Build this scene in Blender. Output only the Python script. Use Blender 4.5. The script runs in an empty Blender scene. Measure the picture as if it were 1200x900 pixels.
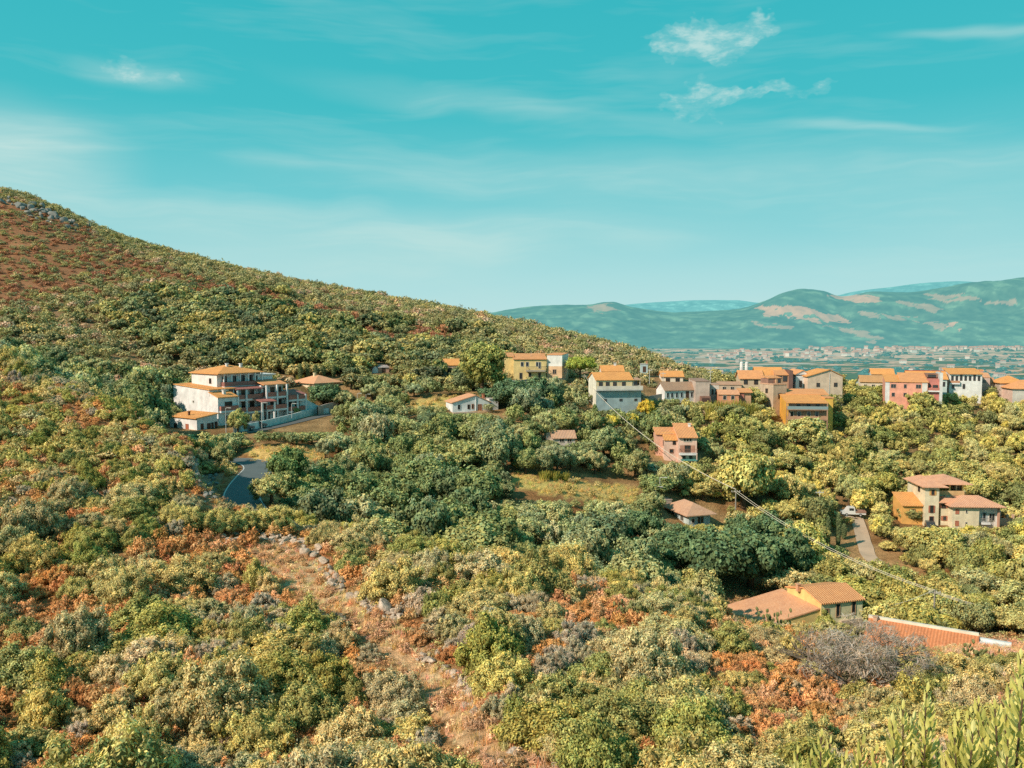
import bpy, math, random, sys
import numpy as np
from mathutils import Vector
R = math.radians
rng = np.random.default_rng(7)
random.seed(7)
scene = bpy.context.scene
COL = scene.collection

# ------------------------------------------------------------------ camera geometry
TH = math.atan(0.065)
CT, ST = math.cos(TH), math.sin(TH)
def ray(px, py):
    x = (px - 600.0) / 1000.0; y = (450.0 - py) / 1000.0
    return x, CT + y * ST, -ST + y * CT
def project(X, Y, Z):
    fd = Y * CT - Z * ST; up = Y * ST + Z * CT
    return 600 + 1000 * X / fd, 450 - 1000 * up / fd
cam = bpy.data.cameras.new('camera'); camo = bpy.data.objects.new('camera', cam); COL.objects.link(camo)
cam.sensor_width = 36; cam.lens = 30.0; cam.clip_start = 0.3; cam.clip_end = 60000
camo.rotation_euler = (R(90) - TH, 0, 0)
scene.camera = camo

# ------------------------------------------------------------------ numpy noise
_tab = np.random.default_rng(3).random((256, 256))
def vnoise(x, y, s=0):
    x = np.asarray(x, float) + s * 37.3; y = np.asarray(y, float) + s * 17.9
    xi = np.floor(x).astype(int); yi = np.floor(y).astype(int)
    fx = x - xi; fy = y - yi
    fx = fx * fx * (3 - 2 * fx); fy = fy * fy * (3 - 2 * fy)
    a = _tab[xi & 255, yi & 255]; b = _tab[(xi + 1) & 255, yi & 255]
    c = _tab[xi & 255, (yi + 1) & 255]; d = _tab[(xi + 1) & 255, (yi + 1) & 255]
    return (a * (1 - fx) + b * fx) * (1 - fy) + (c * (1 - fx) + d * fx) * fy
def fbm(x, y, s=0, o=4):
    t = 0; a = 0.5; n = 0
    for i in range(o):
        t = t + a * vnoise(x * 2 ** i, y * 2 ** i, s + i * 5); n += a; a *= 0.5
    return t / n
def inpoly(px, py, poly):
    px = np.asarray(px, float); py = np.asarray(py, float)
    r = np.zeros(px.shape, bool); n = len(poly)
    for i in range(n):
        x0, y0 = poly[i]; x1, y1 = poly[(i + 1) % n]
        if y0 == y1: continue
        c = ((y0 > py) != (y1 > py)) & (px < (x1 - x0) * (py - y0) / (y1 - y0) + x0)
        r ^= c
    return r

# ------------------------------------------------------------------ terrain profile: sight-line height of the ground along each bearing, by distance
NEAR = [(2, 1285), (6, 1400), (12, 1330), (22, 1130)]
TAIL = [(1200, 512)]
PROFILE = {
 0:   [(40,905),(50,805),(62,722),(75,645),(90,565),(105,497),(120,447),(131,436),(160,448),(200,430),(250,394),(300,353),(350,313),(400,276),(450,243),(490,224),(525,222),(600,238),(800,330)],
 150: [(40,905),(50,808),(62,728),(75,655),(90,580),(105,515),(116,487),(150,505),(185,478),(220,445),(270,397),(320,355),(370,322),(420,296),(470,282),(500,280),(560,286),(800,345)],
 240: [(40,905),(50,810),(62,733),(75,668),(85,618),(95,572),(104,532),(109,522),(118,575),(135,553),(150,536),(170,512),(185,498),(200,484),(240,440),(300,380),(350,345),(400,320),(450,308),(480,306),(560,315),(800,360)],
 300: [(40,905),(50,815),(62,738),(75,672),(85,632),(91,612),(105,612),(115,592),(125,572),(135,553),(150,530),(165,513),(180,500),(200,480),(230,448),(270,409),(320,368),(370,342),(420,327),(460,321),(520,327),(800,380)],
 450: [(40,900),(48,832),(58,762),(68,704),(80,656),(89,640),(105,650),(120,628),(135,596),(150,565),(165,537),(180,513),(200,485),(225,458),(260,427),(300,401),(350,372),(400,356),(440,350),(500,357),(800,400)],
 600: [(36,905),(48,805),(58,745),(70,697),(81,674),(100,676),(115,648),(130,612),(150,570),(165,540),(180,514),(200,488),(215,471),(235,449),(270,424),(320,400),(370,384),(410,378),(470,386),(600,408),(800,445)],
 750: [(36,905),(46,826),(56,768),(66,729),(76,706),(85,697),(100,704),(115,680),(130,648),(150,606),(170,566),(190,530),(205,505),(220,483),(240,459),(260,443),(300,427),(340,418),(370,416),(420,424),(520,448),(800,510)],
 900: [(36,905),(46,840),(56,792),(66,762),(76,742),(85,732),(96,738),(110,728),(130,682),(150,636),(170,590),(190,552),(210,519),(230,488),(250,465),(268,453),(285,449),(320,460),(400,492),(600,520)],
 1050:[(36,905),(46,853),(56,812),(66,787),(76,772),(85,765),(96,762),(106,750),(120,718),(135,686),(150,656),(170,618),(190,580),(210,545),(230,513),(250,485),(268,467),(285,456),(300,453),(340,462),(420,492),(600,522)],
 1200:[(36,905),(46,858),(56,820),(66,793),(76,776),(88,762),(105,740),(120,714),(135,684),(150,656),(170,619),(190,582),(210,549),(230,517),(250,490),(270,470),(290,458),(310,454),(350,464),(600,522)],
}
PROFILE[-350] = [(d, p - 14) for d, p in PROFILE[0]]
PROFILE[1550] = PROFILE[1200]
def pchip(x, y, q):
    x = np.array(x, float); y = np.array(y, float); h = np.diff(x); d = np.diff(y) / h
    m = np.zeros_like(y); m[0] = d[0]; m[-1] = d[-1]
    for i in range(1, len(x) - 1):
        if d[i-1] * d[i] > 0:
            w1 = 2*h[i] + h[i-1]; w2 = h[i] + 2*h[i-1]
            m[i] = (w1 + w2) / (w1 / d[i-1] + w2 / d[i])
    k = np.clip(np.searchsorted(x, q) - 1, 0, len(x) - 2)
    t = (q - x[k]) / h[k]
    return ((2*t**3 - 3*t**2 + 1) * y[k] + (t**3 - 2*t**2 + t) * h[k] * m[k] + (-2*t**3 + 3*t**2) * y[k+1] + (t**3 - t**2) * h[k] * m[k+1])
L0, L1, NL = math.log(2), math.log(1200), 420
LG = np.linspace(L0, L1, NL)
cols = sorted(PROFILE)
PM = np.array([pchip([math.log(d) for d, _ in NEAR + PROFILE[c] + TAIL], [p for _, p in NEAR + PROFILE[c] + TAIL], LG) for c in cols])
U0, U1, NU = -0.95, 0.95, 381
UG = np.linspace(U0, U1, NU)
TG = np.stack([pchip(cols, PM[:, j], UG * 1000 + 600) for j in range(NL)], 1)      # NU x NL sight-line row
_y = (450 - TG) / 1000
TG = (-ST + _y * CT) / (CT + _y * ST)                                              # slope z/Y
for _ in range(3):
    TG[1:-1] = (TG[:-2] + 2 * TG[1:-1] + TG[2:]) / 4
def base_t(u, l):
    a = np.clip((u - U0) / (U1 - U0) * (NU - 1), 0, NU - 1.001); b = np.clip((l - L0) / (L1 - L0) * (NL - 1), 0, NL - 1.001)
    i = a.astype(int); j = b.astype(int); fa = a - i; fb = b - j
    return (TG[i, j] * (1-fa) + TG[i+1, j] * fa) * (1-fb) + (TG[i, j+1] * (1-fa) + TG[i+1, j+1] * fa) * fb
ROADZ = -22.6
ROADCUT = None
PADS = []       # levelled building plots: centre, level, turn, half sizes
def terrain(X, Y):
    X = np.asarray(X, float); Y = np.asarray(Y, float)
    Yc = np.maximum(Y, 2.0)
    z = Yc * base_t(X / Yc, np.log(Yc))
    amp = np.clip((Yc - 8) / 40, 0, 1)
    dr = np.full(Y.shape, 1e9); zr = np.zeros(Y.shape)
    if ROADCUT is not None:
        near = (Y > 80) & (Y < 175) & (X < 0) & (X > -75)
        if near.any():
            xs, ys = X[near], Y[near]; d0 = np.full(xs.shape, 1e9)
            for (ax, ay), (bx, by) in zip(ROADCUT[:-1], ROADCUT[1:]):
                ex, ey = bx - ax, by - ay; t = np.clip(((xs - ax) * ex + (ys - ay) * ey) / (ex * ex + ey * ey), 0, 1)
                d0 = np.minimum(d0, np.hypot(xs - ax - t * ex, ys - ay - t * ey))
            dr[near] = d0
    z = z + amp * ((fbm(X / 16, Y / 16, 1, 3) - 0.5) * 1.5 + (fbm(X / 3.2, Y / 3.2, 2, 2) - 0.5) * 0.35)
    k = np.clip((dr - 3.6) / 3.2, 0, 1); k = k * k * (3 - 2 * k)
    z = z * k + ROADZ * (1 - k)
    for cx, cy, pz, yw, hx, hy in PADS:
        c, s = math.cos(yw), math.sin(yw); ax = np.abs((X - cx) * c + (Y - cy) * s) - hx; ay = np.abs(-(X - cx) * s + (Y - cy) * c) - hy
        q = np.clip(np.hypot(np.maximum(ax, 0), np.maximum(ay, 0)) / 8.0, 0, 1); q = q * q * (3 - 2 * q); z = z * q + pz * (1 - q)
    return z
_DS = np.exp(np.linspace(math.log(5), math.log(1150), 900))
def pt(px, py, D=None):
    """world point of the ground seen at a bearing, or the point at distance D on that bearing"""
    dx, dy, dz = ray(px, py)
    if D is None:
        zr = dz / dy * _DS; zt = terrain(dx / dy * _DS, _DS)
        hit = np.nonzero(zt >= zr)[0]
        i = hit[0] if len(hit) else len(_DS) - 1
        D = _DS[i]
        if i > 0:
            a = zr[i-1] - zt[i-1]; b = zt[i] - zr[i]
            D = _DS[i-1] + (_DS[i] - _DS[i-1]) * a / max(a + b, 1e-6)
    return Vector((dx / dy * D, D, dz / dy * D))
def level_pt(px, py, z=None):
    dx, dy, dz = ray(px, py); t = (ROADZ if z is None else z) / dz; return dx * t, dy * t
ROADCUT = np.array([level_pt(*p) for p in [(296, 606), (288, 596), (283, 583), (288, 569), (297, 557), (303, 550), (301, 545), (292, 541.5), (278, 540), (262, 540)]])
_p = pt(256, 499); _yw = R(33) + math.atan(.344); _c, _s = math.cos(_yw), math.sin(_yw)
PADS.append((_p.x + _c * 15 + _s * 2, _p.y + _s * 15 - _c * 2, _p.z - .05, _yw, 23, 13))
def gz(x, y): return float(terrain(np.array([x]), np.array([y]))[0])

# ------------------------------------------------------------------ node helpers / materials
def new_mat(name):
    m = bpy.data.materials.new(name); m.use_nodes = True
    nt = m.node_tree; nt.nodes.clear()
    out = nt.nodes.new('ShaderNodeOutputMaterial')
    return m, nt, out
def N(nt, t, **kw):
    n = nt.nodes.new(t)
    for k, v in kw.items():
        if k.startswith('i_'):
            k2 = k[2:]; k2 = int(k2) if k2.isdigit() else k2.replace('_', ' ')
            n.inputs[k2].default_value = v
        else: setattr(n, k, v)
    return n
def math_n(nt, op, a, b=None, c=None):
    n = nt.nodes.new('ShaderNodeMath'); n.operation = op
    for i, v in enumerate((a, b, c)):
        if v is None: continue
        if isinstance(v, (int, float)): n.inputs[i].default_value = v
        else: nt.links.new(v, n.inputs[i])
    return n.outputs[0]
def mixc(nt, fac, a, b, mode='MIX'):
    n = nt.nodes.new('ShaderNodeMix'); n.data_type = 'RGBA'; n.blend_type = mode
    for s, v in ((0, fac), (6, a), (7, b)):
        if isinstance(v, (int, float)): n.inputs[s].default_value = v
        elif isinstance(v, (tuple, list)): n.inputs[s].default_value = (*v[:3], 1)
        else: nt.links.new(v, n.inputs[s])
    return n.outputs[2]
def noise(nt, vec, scale, detail=3, rough=0.55):
    n = nt.nodes.new('ShaderNodeTexNoise'); n.inputs['Scale'].default_value = scale
    n.inputs['Detail'].default_value = detail; n.inputs['Roughness'].default_value = rough
    if vec is not None: nt.links.new(vec, n.inputs['Vector'])
    return n.outputs[0]
def ramp(nt, fac, stops):
    n = nt.nodes.new('ShaderNodeValToRGB'); cr = n.color_ramp
    while len(cr.elements) < len(stops): cr.elements.new(0.5)
    for e, (p, c) in zip(cr.elements, stops):
        e.position = p; e.color = (*c, 1) if len(c) == 3 else c
    nt.links.new(fac, n.inputs[0]); return n.outputs[0]
def principled(nt, out, col, rough=0.8, bump=None, bstr=0.3, bdist=0.05, spec=0.3):
    p = nt.nodes.new('ShaderNodeBsdfPrincipled')
    if isinstance(col, (tuple, list)): p.inputs['Base Color'].default_value = (*col[:3], 1)
    else: nt.links.new(col, p.inputs['Base Color'])
    p.inputs['Roughness'].default_value = rough
    p.inputs['Specular IOR Level'].default_value = spec
    if bump is not None:
        b = nt.nodes.new('ShaderNodeBump'); b.inputs['Strength'].default_value = bstr; b.inputs['Distance'].default_value = bdist
        nt.links.new(bump, b.inputs['Height']); nt.links.new(b.outputs[0], p.inputs['Normal'])
    nt.links.new(p.outputs[0], out.inputs[0]); return p
_mc = {}
def cached(f):
    def g(*a):
        k = (f.__name__,) + a
        if k not in _mc: _mc[k] = f(*a)
        return _mc[k]
    return g
@cached
def plaster(c, stain=0.35):
    c = tuple(min(v * 1.25, .87) for v in c)
    m, nt, out = new_mat('plaster')
    tc = N(nt, 'ShaderNodeTexCoord').outputs['Object']
    mp = N(nt, 'ShaderNodeMapping'); mp.inputs['Scale'].default_value = (1, 1, 0.25); nt.links.new(tc, mp.inputs[0])
    n1 = noise(nt, tc, 0.6, 5); n2 = noise(nt, mp.outputs[0], 2.2, 4)
    d = tuple(v * 0.72 for v in c)
    c1 = mixc(nt, ramp(nt, n1, [(0.35, (0,0,0)), (0.7, (1,1,1))]), d, c)
    f = math_n(nt, 'MULTIPLY', ramp(nt, n2, [(0.5, (0,0,0)), (0.75, (1,1,1))]), stain)
    c2 = mixc(nt, f, c1, tuple(v * 0.55 for v in c))
    principled(nt, out, c2, 0.9, noise(nt, tc, 9, 3), 0.25, 0.03, 0.2); return m
@cached
def tiles(c, axis='X'):
    m, nt, out = new_mat('roof_tiles')
    tc = N(nt, 'ShaderNodeTexCoord').outputs['Object']
    w = N(nt, 'ShaderNodeTexWave', wave_type='BANDS', bands_direction=axis); w.inputs['Scale'].default_value = 0.95
    w.inputs['Distortion'].default_value = 0.35; w.inputs['Detail'].default_value = 1; w.inputs['Detail Scale'].default_value = 2
    nt.links.new(tc, w.inputs[0])
    n1 = noise(nt, tc, 0.5, 5, 0.6); n2 = noise(nt, tc, 5.0, 2)
    c1 = mixc(nt, ramp(nt, n1, [(0.32, (0,0,0)), (0.66, (1,1,1))]), (c[0] * .74, c[1] * .74, c[2] * .85), c)
    c2 = mixc(nt, ramp(nt, n2, [(0.4, (0,0,0)), (0.75, (1,1,1))]), c1, (c[0]*1.05, c[1]*1.25, c[2]*1.5))
    c3 = mixc(nt, math_n(nt, 'MULTIPLY', ramp(nt, w.outputs[1], [(0.0, (1,1,1)), (0.35, (0,0,0))]), 0.40), c2, tuple(v * 0.5 for v in c))
    principled(nt, out, c3, 0.85, w.outputs[1], 0.7, 0.08, 0.2); return m
@cached
def plain(c, rough=0.6, name='paint'):
    m, nt, out = new_mat(name)
    tc = N(nt, 'ShaderNodeTexCoord').outputs['Object']
    n = noise(nt, tc, 3.0, 3)
    principled(nt, out, mixc(nt, n, tuple(v * 0.8 for v in c), c), rough, None, 0, 0, 0.4); return m
@cached
def glass_mat():
    m, nt, out = new_mat('window_glass')
    tc = N(nt, 'ShaderNodeTexCoord').outputs['Object']
    principled(nt, out, mixc(nt, noise(nt, tc, 1.2, 1), (0.012, 0.016, 0.02), (0.05, 0.06, 0.065)), 0.12, None, 0, 0, 0.5); return m
def foliage(name, attr):
    m, nt, out = new_mat(name)
    if attr == 'tint':
        a = N(nt, 'ShaderNodeAttribute', attribute_name='tint'); col = a.outputs['Color']
    else:
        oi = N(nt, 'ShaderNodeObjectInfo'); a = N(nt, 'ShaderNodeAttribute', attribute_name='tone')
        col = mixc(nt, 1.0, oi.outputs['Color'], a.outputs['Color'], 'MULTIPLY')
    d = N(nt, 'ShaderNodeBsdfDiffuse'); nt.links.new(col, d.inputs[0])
    t = N(nt, 'ShaderNodeBsdfTranslucent'); nt.links.new(mixc(nt, 1.0, col, (1.15, 1.05, 0.45), 'MULTIPLY'), t.inputs[0])
    mx = N(nt, 'ShaderNodeMixShader'); mx.inputs[0].default_value = 0.14
    nt.links.new(d.outputs[0], mx.inputs[1]); nt.links.new(t.outputs[0], mx.inputs[2])
    nt.links.new(mx.outputs[0], out.inputs[0]); return m
FOL = foliage('foliage', 'tone'); FOLM = foliage('foliage_mass', 'tint')
def bark_mat(c, name):
    m, nt, out = new_mat(name)
    tc = N(nt, 'ShaderNodeTexCoord').outputs['Object']
    principled(nt, out, mixc(nt, noise(nt, tc, 6, 4), tuple(v * 0.5 for v in c), c), 0.9, noise(nt, tc, 14, 3), 0.5, 0.03, 0.1); return m
BARK = bark_mat((0.16, 0.11, 0.07), 'bark'); DEAD = bark_mat((0.42, 0.37, 0.32), 'dead_wood')
def rock_mat():
    m, nt, out = new_mat('rock')
    tc = N(nt, 'ShaderNodeTexCoord').outputs['Object']; oi = N(nt, 'ShaderNodeObjectInfo')
    n = noise(nt, tc, 1.6, 6, 0.65)
    c = ramp(nt, n, [(0.3, (0.24, 0.19, 0.15)), (0.5, (0.56, 0.45, 0.36)), (0.68, (0.78, 0.65, 0.53))])
    c = mixc(nt, math_n(nt, 'MULTIPLY', oi.outputs['Random'], 0.4), c, (0.46, 0.33, 0.23))
    principled(nt, out, c, 0.95, n, 0.8, 0.15, 0.15); return m
ROCK = rock_mat()
CRAG = bark_mat((.34, .34, .31), 'crag_rock')

# ------------------------------------------------------------------ object helpers
def link(o): COL.objects.link(o); return o
def tag(o, label=None, cat=None, group=None, kind=None):
    if label: o['label'] = label
    if cat: o['category'] = cat
    if group: o['group'] = group
    if kind: o['kind'] = kind
    return o
def empty(name, loc, rz=0):
    o = bpy.data.objects.new(name, None); link(o); o.location = loc; o.rotation_euler = (0, 0, rz)
    o.empty_display_size = 0.5; return o
def mesh_np(name, V, F4, mats, attr=None, smooth=False, mat_idx=None):
    """V (n,3), F4 (m,k) face array of constant k"""
    me = bpy.data.meshes.new(name); n = len(V); m, k = F4.shape
    me.vertices.add(n); me.vertices.foreach_set('co', np.ascontiguousarray(V, np.float32).ravel())
    me.loops.add(m * k); me.loops.foreach_set('vertex_index', np.ascontiguousarray(F4, np.int32).ravel())
    me.polygons.add(m); me.polygons.foreach_set('loop_start', np.arange(0, m * k, k, dtype=np.int32))
    try: me.polygons.foreach_set('loop_total', np.full(m, k, np.int32))
    except Exception: pass
    if smooth: me.polygons.foreach_set('use_smooth', np.ones(m, bool))
    for x in mats: me.materials.append(x)
    if mat_idx is not None: me.polygons.foreach_set('material_index', np.ascontiguousarray(mat_idx, np.int32))
    if attr:
        for an, dom, data in attr:
            a = me.attributes.new(an, 'FLOAT_COLOR', dom)
            c = np.ones((len(data), 4), np.float32); c[:, :3] = data
            a.data.foreach_set('color', c.ravel())
    me.update(); me.validate(); return me
class MB:
    def __init__(s): s.v = []; s.f = []; s.mi = []
    def add(s, vs, fs, mi=0):
        b = len(s.v); s.v += [tuple(v) for v in vs]
        s.f += [tuple(i + b for i in f) for f in fs]; s.mi += [mi] * len(fs); return s
    def box(s, x0, x1, y0, y1, z0, z1, mi=0):
        return s.add([(x0,y0,z0),(x1,y0,z0),(x1,y1,z0),(x0,y1,z0),(x0,y0,z1),(x1,y0,z1),(x1,y1,z1),(x0,y1,z1)],
              [(3,2,1,0),(4,5,6,7),(0,1,5,4),(1,2,6,5),(2,3,7,6),(3,0,4,7)], mi)
    def prism(s, poly, axis, a, b, mi=0):
        """extrude a closed polygon (list of 2-tuples) along an axis from a to b; other axes keep xyz order"""
        def P(p, t): return {'x': (t, p[0], p[1]), 'y': (p[0], t, p[1]), 'z': (p[0], p[1], t)}[axis]
        n = len(poly)
        vs = [P(p, a) for p in poly] + [P(p, b) for p in poly]
        fs = [tuple(range(n))[::-1], tuple(range(n, 2*n))] + [(i, (i+1) % n, (i+1) % n + n, i + n) for i in range(n)]
        return s.add(vs, fs, mi)
    def tube(s, pts, rad, n=6, mi=0, cap=True):
        pts = [Vector(p) for p in pts]; b = len(s.v)
        if not hasattr(rad, '__len__'): rad = [rad] * len(pts)
        up = Vector((0.13, 0.21, 0.97))
        for i, p in enumerate(pts):
            d = (pts[min(i+1, len(pts)-1)] - pts[max(i-1, 0)])
            d = d.normalized() if d.length > 1e-9 else Vector((0, 0, 1))
            e = d.cross(up)
            if e.length < 1e-3: e = d.cross(Vector((1, 0, 0)))
            e.normalize(); f = d.cross(e)
            for k in range(n):
                a = 2 * math.pi * k / n
                s.v.append(tuple(p + (e * math.cos(a) + f * math.sin(a)) * rad[i]))
        for i in range(len(pts) - 1):
            for k in range(n):
                s.f.append((b + i*n + k, b + i*n + (k+1) % n, b + (i+1)*n + (k+1) % n, b + (i+1)*n + k)); s.mi.append(mi)
        if cap:
            s.f.append(tuple(b + k for k in range(n))[::-1]); s.mi.append(mi)
            e = b + (len(pts)-1) * n; s.f.append(tuple(e + k for k in range(n))); s.mi.append(mi)
        return s
    def mesh(s, name, mats, smooth=False):
        me = bpy.data.meshes.new(name); me.from_pydata(s.v, [], s.f)
        for m in (mats if isinstance(mats, (list, tuple)) else [mats]): me.materials.append(m)
        me.polygons.foreach_set('material_index', s.mi)
        if smooth: me.polygons.foreach_set('use_smooth', [True] * len(s.f))
        import bmesh
        bm = bmesh.new(); bm.from_mesh(me); bmesh.ops.recalc_face_normals(bm, faces=bm.faces); bm.to_mesh(me); bm.free()
        me.update(); return me
    def build(s, name, mats, parent=None, smooth=False):
        o = bpy.data.objects.new(name, s.mesh(name, mats, smooth)); link(o)
        if parent is not None: o.parent = parent
        return o
# ------------------------------------------------------------------ sun and sky
SUN_EL = R(36); SUN_H = Vector((-0.80, -0.60, 0)).normalized()
SUN = SUN_H * math.cos(SUN_EL) + Vector((0, 0, math.sin(SUN_EL)))
sl = bpy.data.lights.new('sun', 'SUN'); sl.energy = 5.0; sl.angle = R(0.5); sl.color = (1.0, 0.83, 0.66)
so = link(bpy.data.objects.new('sun', sl)); so.rotation_euler = (-SUN).to_track_quat('-Z', 'Y').to_euler(); so.location = (-200, -100, 300)
W = bpy.data.worlds.new('World'); scene.world = W; W.cycles.sampling_method = 'NONE'; W.use_nodes = True
nt = W.node_tree; nt.nodes.clear()
wo = N(nt, 'ShaderNodeOutputWorld'); bg = N(nt, 'ShaderNodeBackground'); nt.links.new(bg.outputs[0], wo.inputs[0])
sky = N(nt, 'ShaderNodeTexSky', sky_type='NISHITA'); sky.sun_disc = False; sky.sun_elevation = SUN_EL
sky.sun_rotation = math.atan2(SUN_H.x, SUN_H.y); sky.dust_density = 2.0
tc = N(nt, 'ShaderNodeTexCoord').outputs['Generated']
sx = N(nt, 'ShaderNodeSeparateXYZ'); nt.links.new(tc, sx.inputs[0])
dx_, dy_, dz_ = sx.outputs
grad = ramp(nt, math_n(nt, 'MAXIMUM', dz_, 0.0), [(0.0, (0.54, 0.80, 0.80)), (0.06, (0.41, 0.74, 0.755)), (0.14, (0.17, 0.62, 0.665)),
        (0.24, (0.052, 0.525, 0.575)), (0.38, (0.030, 0.48, 0.54)), (0.6, (0.05, 0.27, 0.35))])
def n2(*a):
    o = noise(*a); o.node.noise_dimensions = '2D'; return o
# clouds: streaks in azimuth / elevation
az = math_n(nt, 'ARCTAN2', dx_, dy_); el = math_n(nt, 'ARCSINE', dz_)
def vec(nt, a, b, c=0.0):
    n = N(nt, 'ShaderNodeCombineXYZ')
    for i, v in enumerate((a, b, c)):
        if isinstance(v, (int, float)): n.inputs[i].default_value = v
        else: nt.links.new(v, n.inputs[i])
    return n.outputs[0]
warp = n2(nt, vec(nt, math_n(nt, 'MULTIPLY', az, 5), math_n(nt, 'MULTIPLY', el, 14)), 1.0, 2)
elw = math_n(nt, 'ADD', el, math_n(nt, 'MULTIPLY', math_n(nt, 'SUBTRACT', warp, 0.5), 0.035))
st1 = n2(nt, vec(nt, math_n(nt, 'MULTIPLY', az, 3.0), math_n(nt, 'MULTIPLY', elw, 26)), 1.0, 4, 0.6)
fine = n2(nt, vec(nt, math_n(nt, 'MULTIPLY', az, 30), math_n(nt, 'MULTIPLY', elw, 80)), 1.0, 6, 0.66)
def spot(px, py, rx, ry, amp, tilt=0.0):
    x, y, z = ray(px, py); l = math.sqrt(x*x + y*y + z*z)
    a0 = math.atan2(x, y); e0 = math.asin(z / l)
    da = math_n(nt, 'SUBTRACT', az, a0); de = math_n(nt, 'SUBTRACT', math_n(nt, 'ADD', elw, math_n(nt, 'MULTIPLY', da, tilt)), e0)
    a1 = math_n(nt, 'MULTIPLY', da, 620 / rx); d1 = math_n(nt, 'MULTIPLY', de, 620 / ry)
    q = math_n(nt, 'MULTIPLY_ADD', a1, a1, math_n(nt, 'MULTIPLY', d1, d1))
    w = math_n(nt, 'MAXIMUM', math_n(nt, 'SUBTRACT', 1.0, q), 0.0)      # smooth bell with a finite edge
    return math_n(nt, 'MULTIPLY', math_n(nt, 'MULTIPLY', w, w), amp)
soft = None
for s in [(0, 185, 95, 48, 1.5), (160, 88, 55, 11, .4, .1), (450, 285, 330, 36, .75, -0.06), (180, 250, 150, 20, .5, -0.05), (540, 118, 160, 14, .38, 0.1), (650, 205, 260, 24, .42), (960, 210, 260, 30, .38),
          (1150, 235, 120, 40, .35), (1010, 148, 90, 6, .5, 0.1), (330, 195, 60, 8, .3), (1140, 33, 70, 5, .5, .08), (760, 285, 60, 12, .45)]:
    v = spot(*s); soft = v if soft is None else math_n(nt, 'ADD', soft, v)
wz = N(nt, 'ShaderNodeTexNoise', noise_dimensions='2D'); wz.inputs['Scale'].default_value = 1.0; wz.inputs['Detail'].default_value = 3; wz.inputs['Roughness'].default_value = .62
nt.links.new(vec(nt, math_n(nt, 'MULTIPLY', az, 24), math_n(nt, 'MULTIPLY', el, 34)), wz.inputs['Vector'])
wsep = N(nt, 'ShaderNodeSeparateColor'); nt.links.new(wz.outputs['Color'], wsep.inputs[0])
az0, elw0 = az, elw
az = math_n(nt, 'MULTIPLY_ADD', math_n(nt, 'SUBTRACT', wsep.outputs[0], .5), .10, az); elw = math_n(nt, 'MULTIPLY_ADD', math_n(nt, 'SUBTRACT', wsep.outputs[1], .5), .045, el)
hard = None
for s in [(846, 44, 50, 20, 1.35, -0.1), (795, 50, 44, 13, .8, .15), (820, 118, 46, 22, .8, -.1), (885, 108, 80, 9, .6), (160, 88, 60, 12, .55, .1)]:
    v = spot(*s); hard = v if hard is None else math_n(nt, 'ADD', hard, v)
f1 = math_n(nt, 'MULTIPLY', soft, ramp(nt, st1, [(0.25, (0.45,)*3), (0.68, (1,)*3)]))
f1 = math_n(nt, 'ADD', f1, math_n(nt, 'MULTIPLY', ramp(nt, st1, [(0.48, (0,)*3), (0.75, (1,)*3)]), 0.22))
f2 = ramp(nt, math_n(nt, 'MULTIPLY_ADD', fine, math_n(nt, 'MULTIPLY', math_n(nt, 'MINIMUM', math_n(nt, 'MULTIPLY', hard, 2.2), 1.0), 1.1), math_n(nt, 'MULTIPLY', hard, 0.2)), [(0.44, (0,)*3), (0.72, (.22,)*3), (1.15, (.9,)*3)])
cl = math_n(nt, 'MINIMUM', math_n(nt, 'ADD', math_n(nt, 'MULTIPLY', f1, 0.72), math_n(nt, 'MULTIPLY', f2, 0.8)), 0.9)
cl = math_n(nt, 'MULTIPLY', cl, math_n(nt, 'GREATER_THAN', dz_, 0.0))
c = mixc(nt, cl, grad, (0.58, 0.80, 0.76))
c = mixc(nt, 0.06, c, mixc(nt, 1.0, sky.outputs[0], (0.10, 0.10, 0.10), 'MULTIPLY'))
nt.links.new(c, bg.inputs[0]); bg.inputs[1].default_value = 1.0
scene.view_settings.view_transform = 'Standard'; scene.view_settings.look = 'None'; scene.view_settings.exposure = 0
cy = scene.cycles
cy.max_bounces = 4; cy.diffuse_bounces = 2; cy.glossy_bounces = 2; cy.transmission_bounces = 2; cy.transparent_max_bounces = 4
cy.caustics_reflective = cy.caustics_refractive = False
cy.use_denoising = False

# ------------------------------------------------------------------ ground zones (sight-line outlines of the clearings, used where they lie on the ground)
PATH = [(288,648),(300,634),(340,632),(372,650),(400,690),(445,715),(500,772),(548,812),(590,850),(640,885),(645,912),(556,912),(530,860),(478,800),(434,752),(392,722),(345,692)]
SPUR = [(-60,436),(40,440),(130,470),(200,500),(262,528),(285,552),(262,590),(150,580),(0,575),(-60,570)]
FIELD = [(286,527),(330,521),(384,527),(378,541),(330,540),(300,545)]
MEADOW = [(596,553),(640,560),(700,566),(748,572),(750,590),(742,614),(716,606),(690,586),(640,580),(600,566)]
TERR = [(478,468),(560,463),(560,478),(520,480),(480,478)]
TERR2 = [(540,432),(560,428),(562,452),(500,452),(504,440)]
YARD = [(1100,742),(1200,752),(1215,775),(1150,772),(1110,768)]
RUSTP = [[(175,640),(215,610),(300,618),(390,640),(420,660),(380,690),(300,680),(220,700)], [(0,690),(60,676),(110,720),(40,768),(0,770)],
         [(640,690),(720,700),(790,740),(730,760),(650,730)], [(830,800),(960,775),(1010,810),(980,880),(880,900),(830,860)], [(930,740),(960,745),(960,790),(900,770)]]
BANK = [(218,540),(258,524),(282,543),(262,560),(252,578),(254,590),(232,590)]
YARD2 = [(1110,775),(1190,775),(1200,860),(1120,860)]
SPURBARE = [(0,425),(45,432),(40,450),(0,462)]
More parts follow.
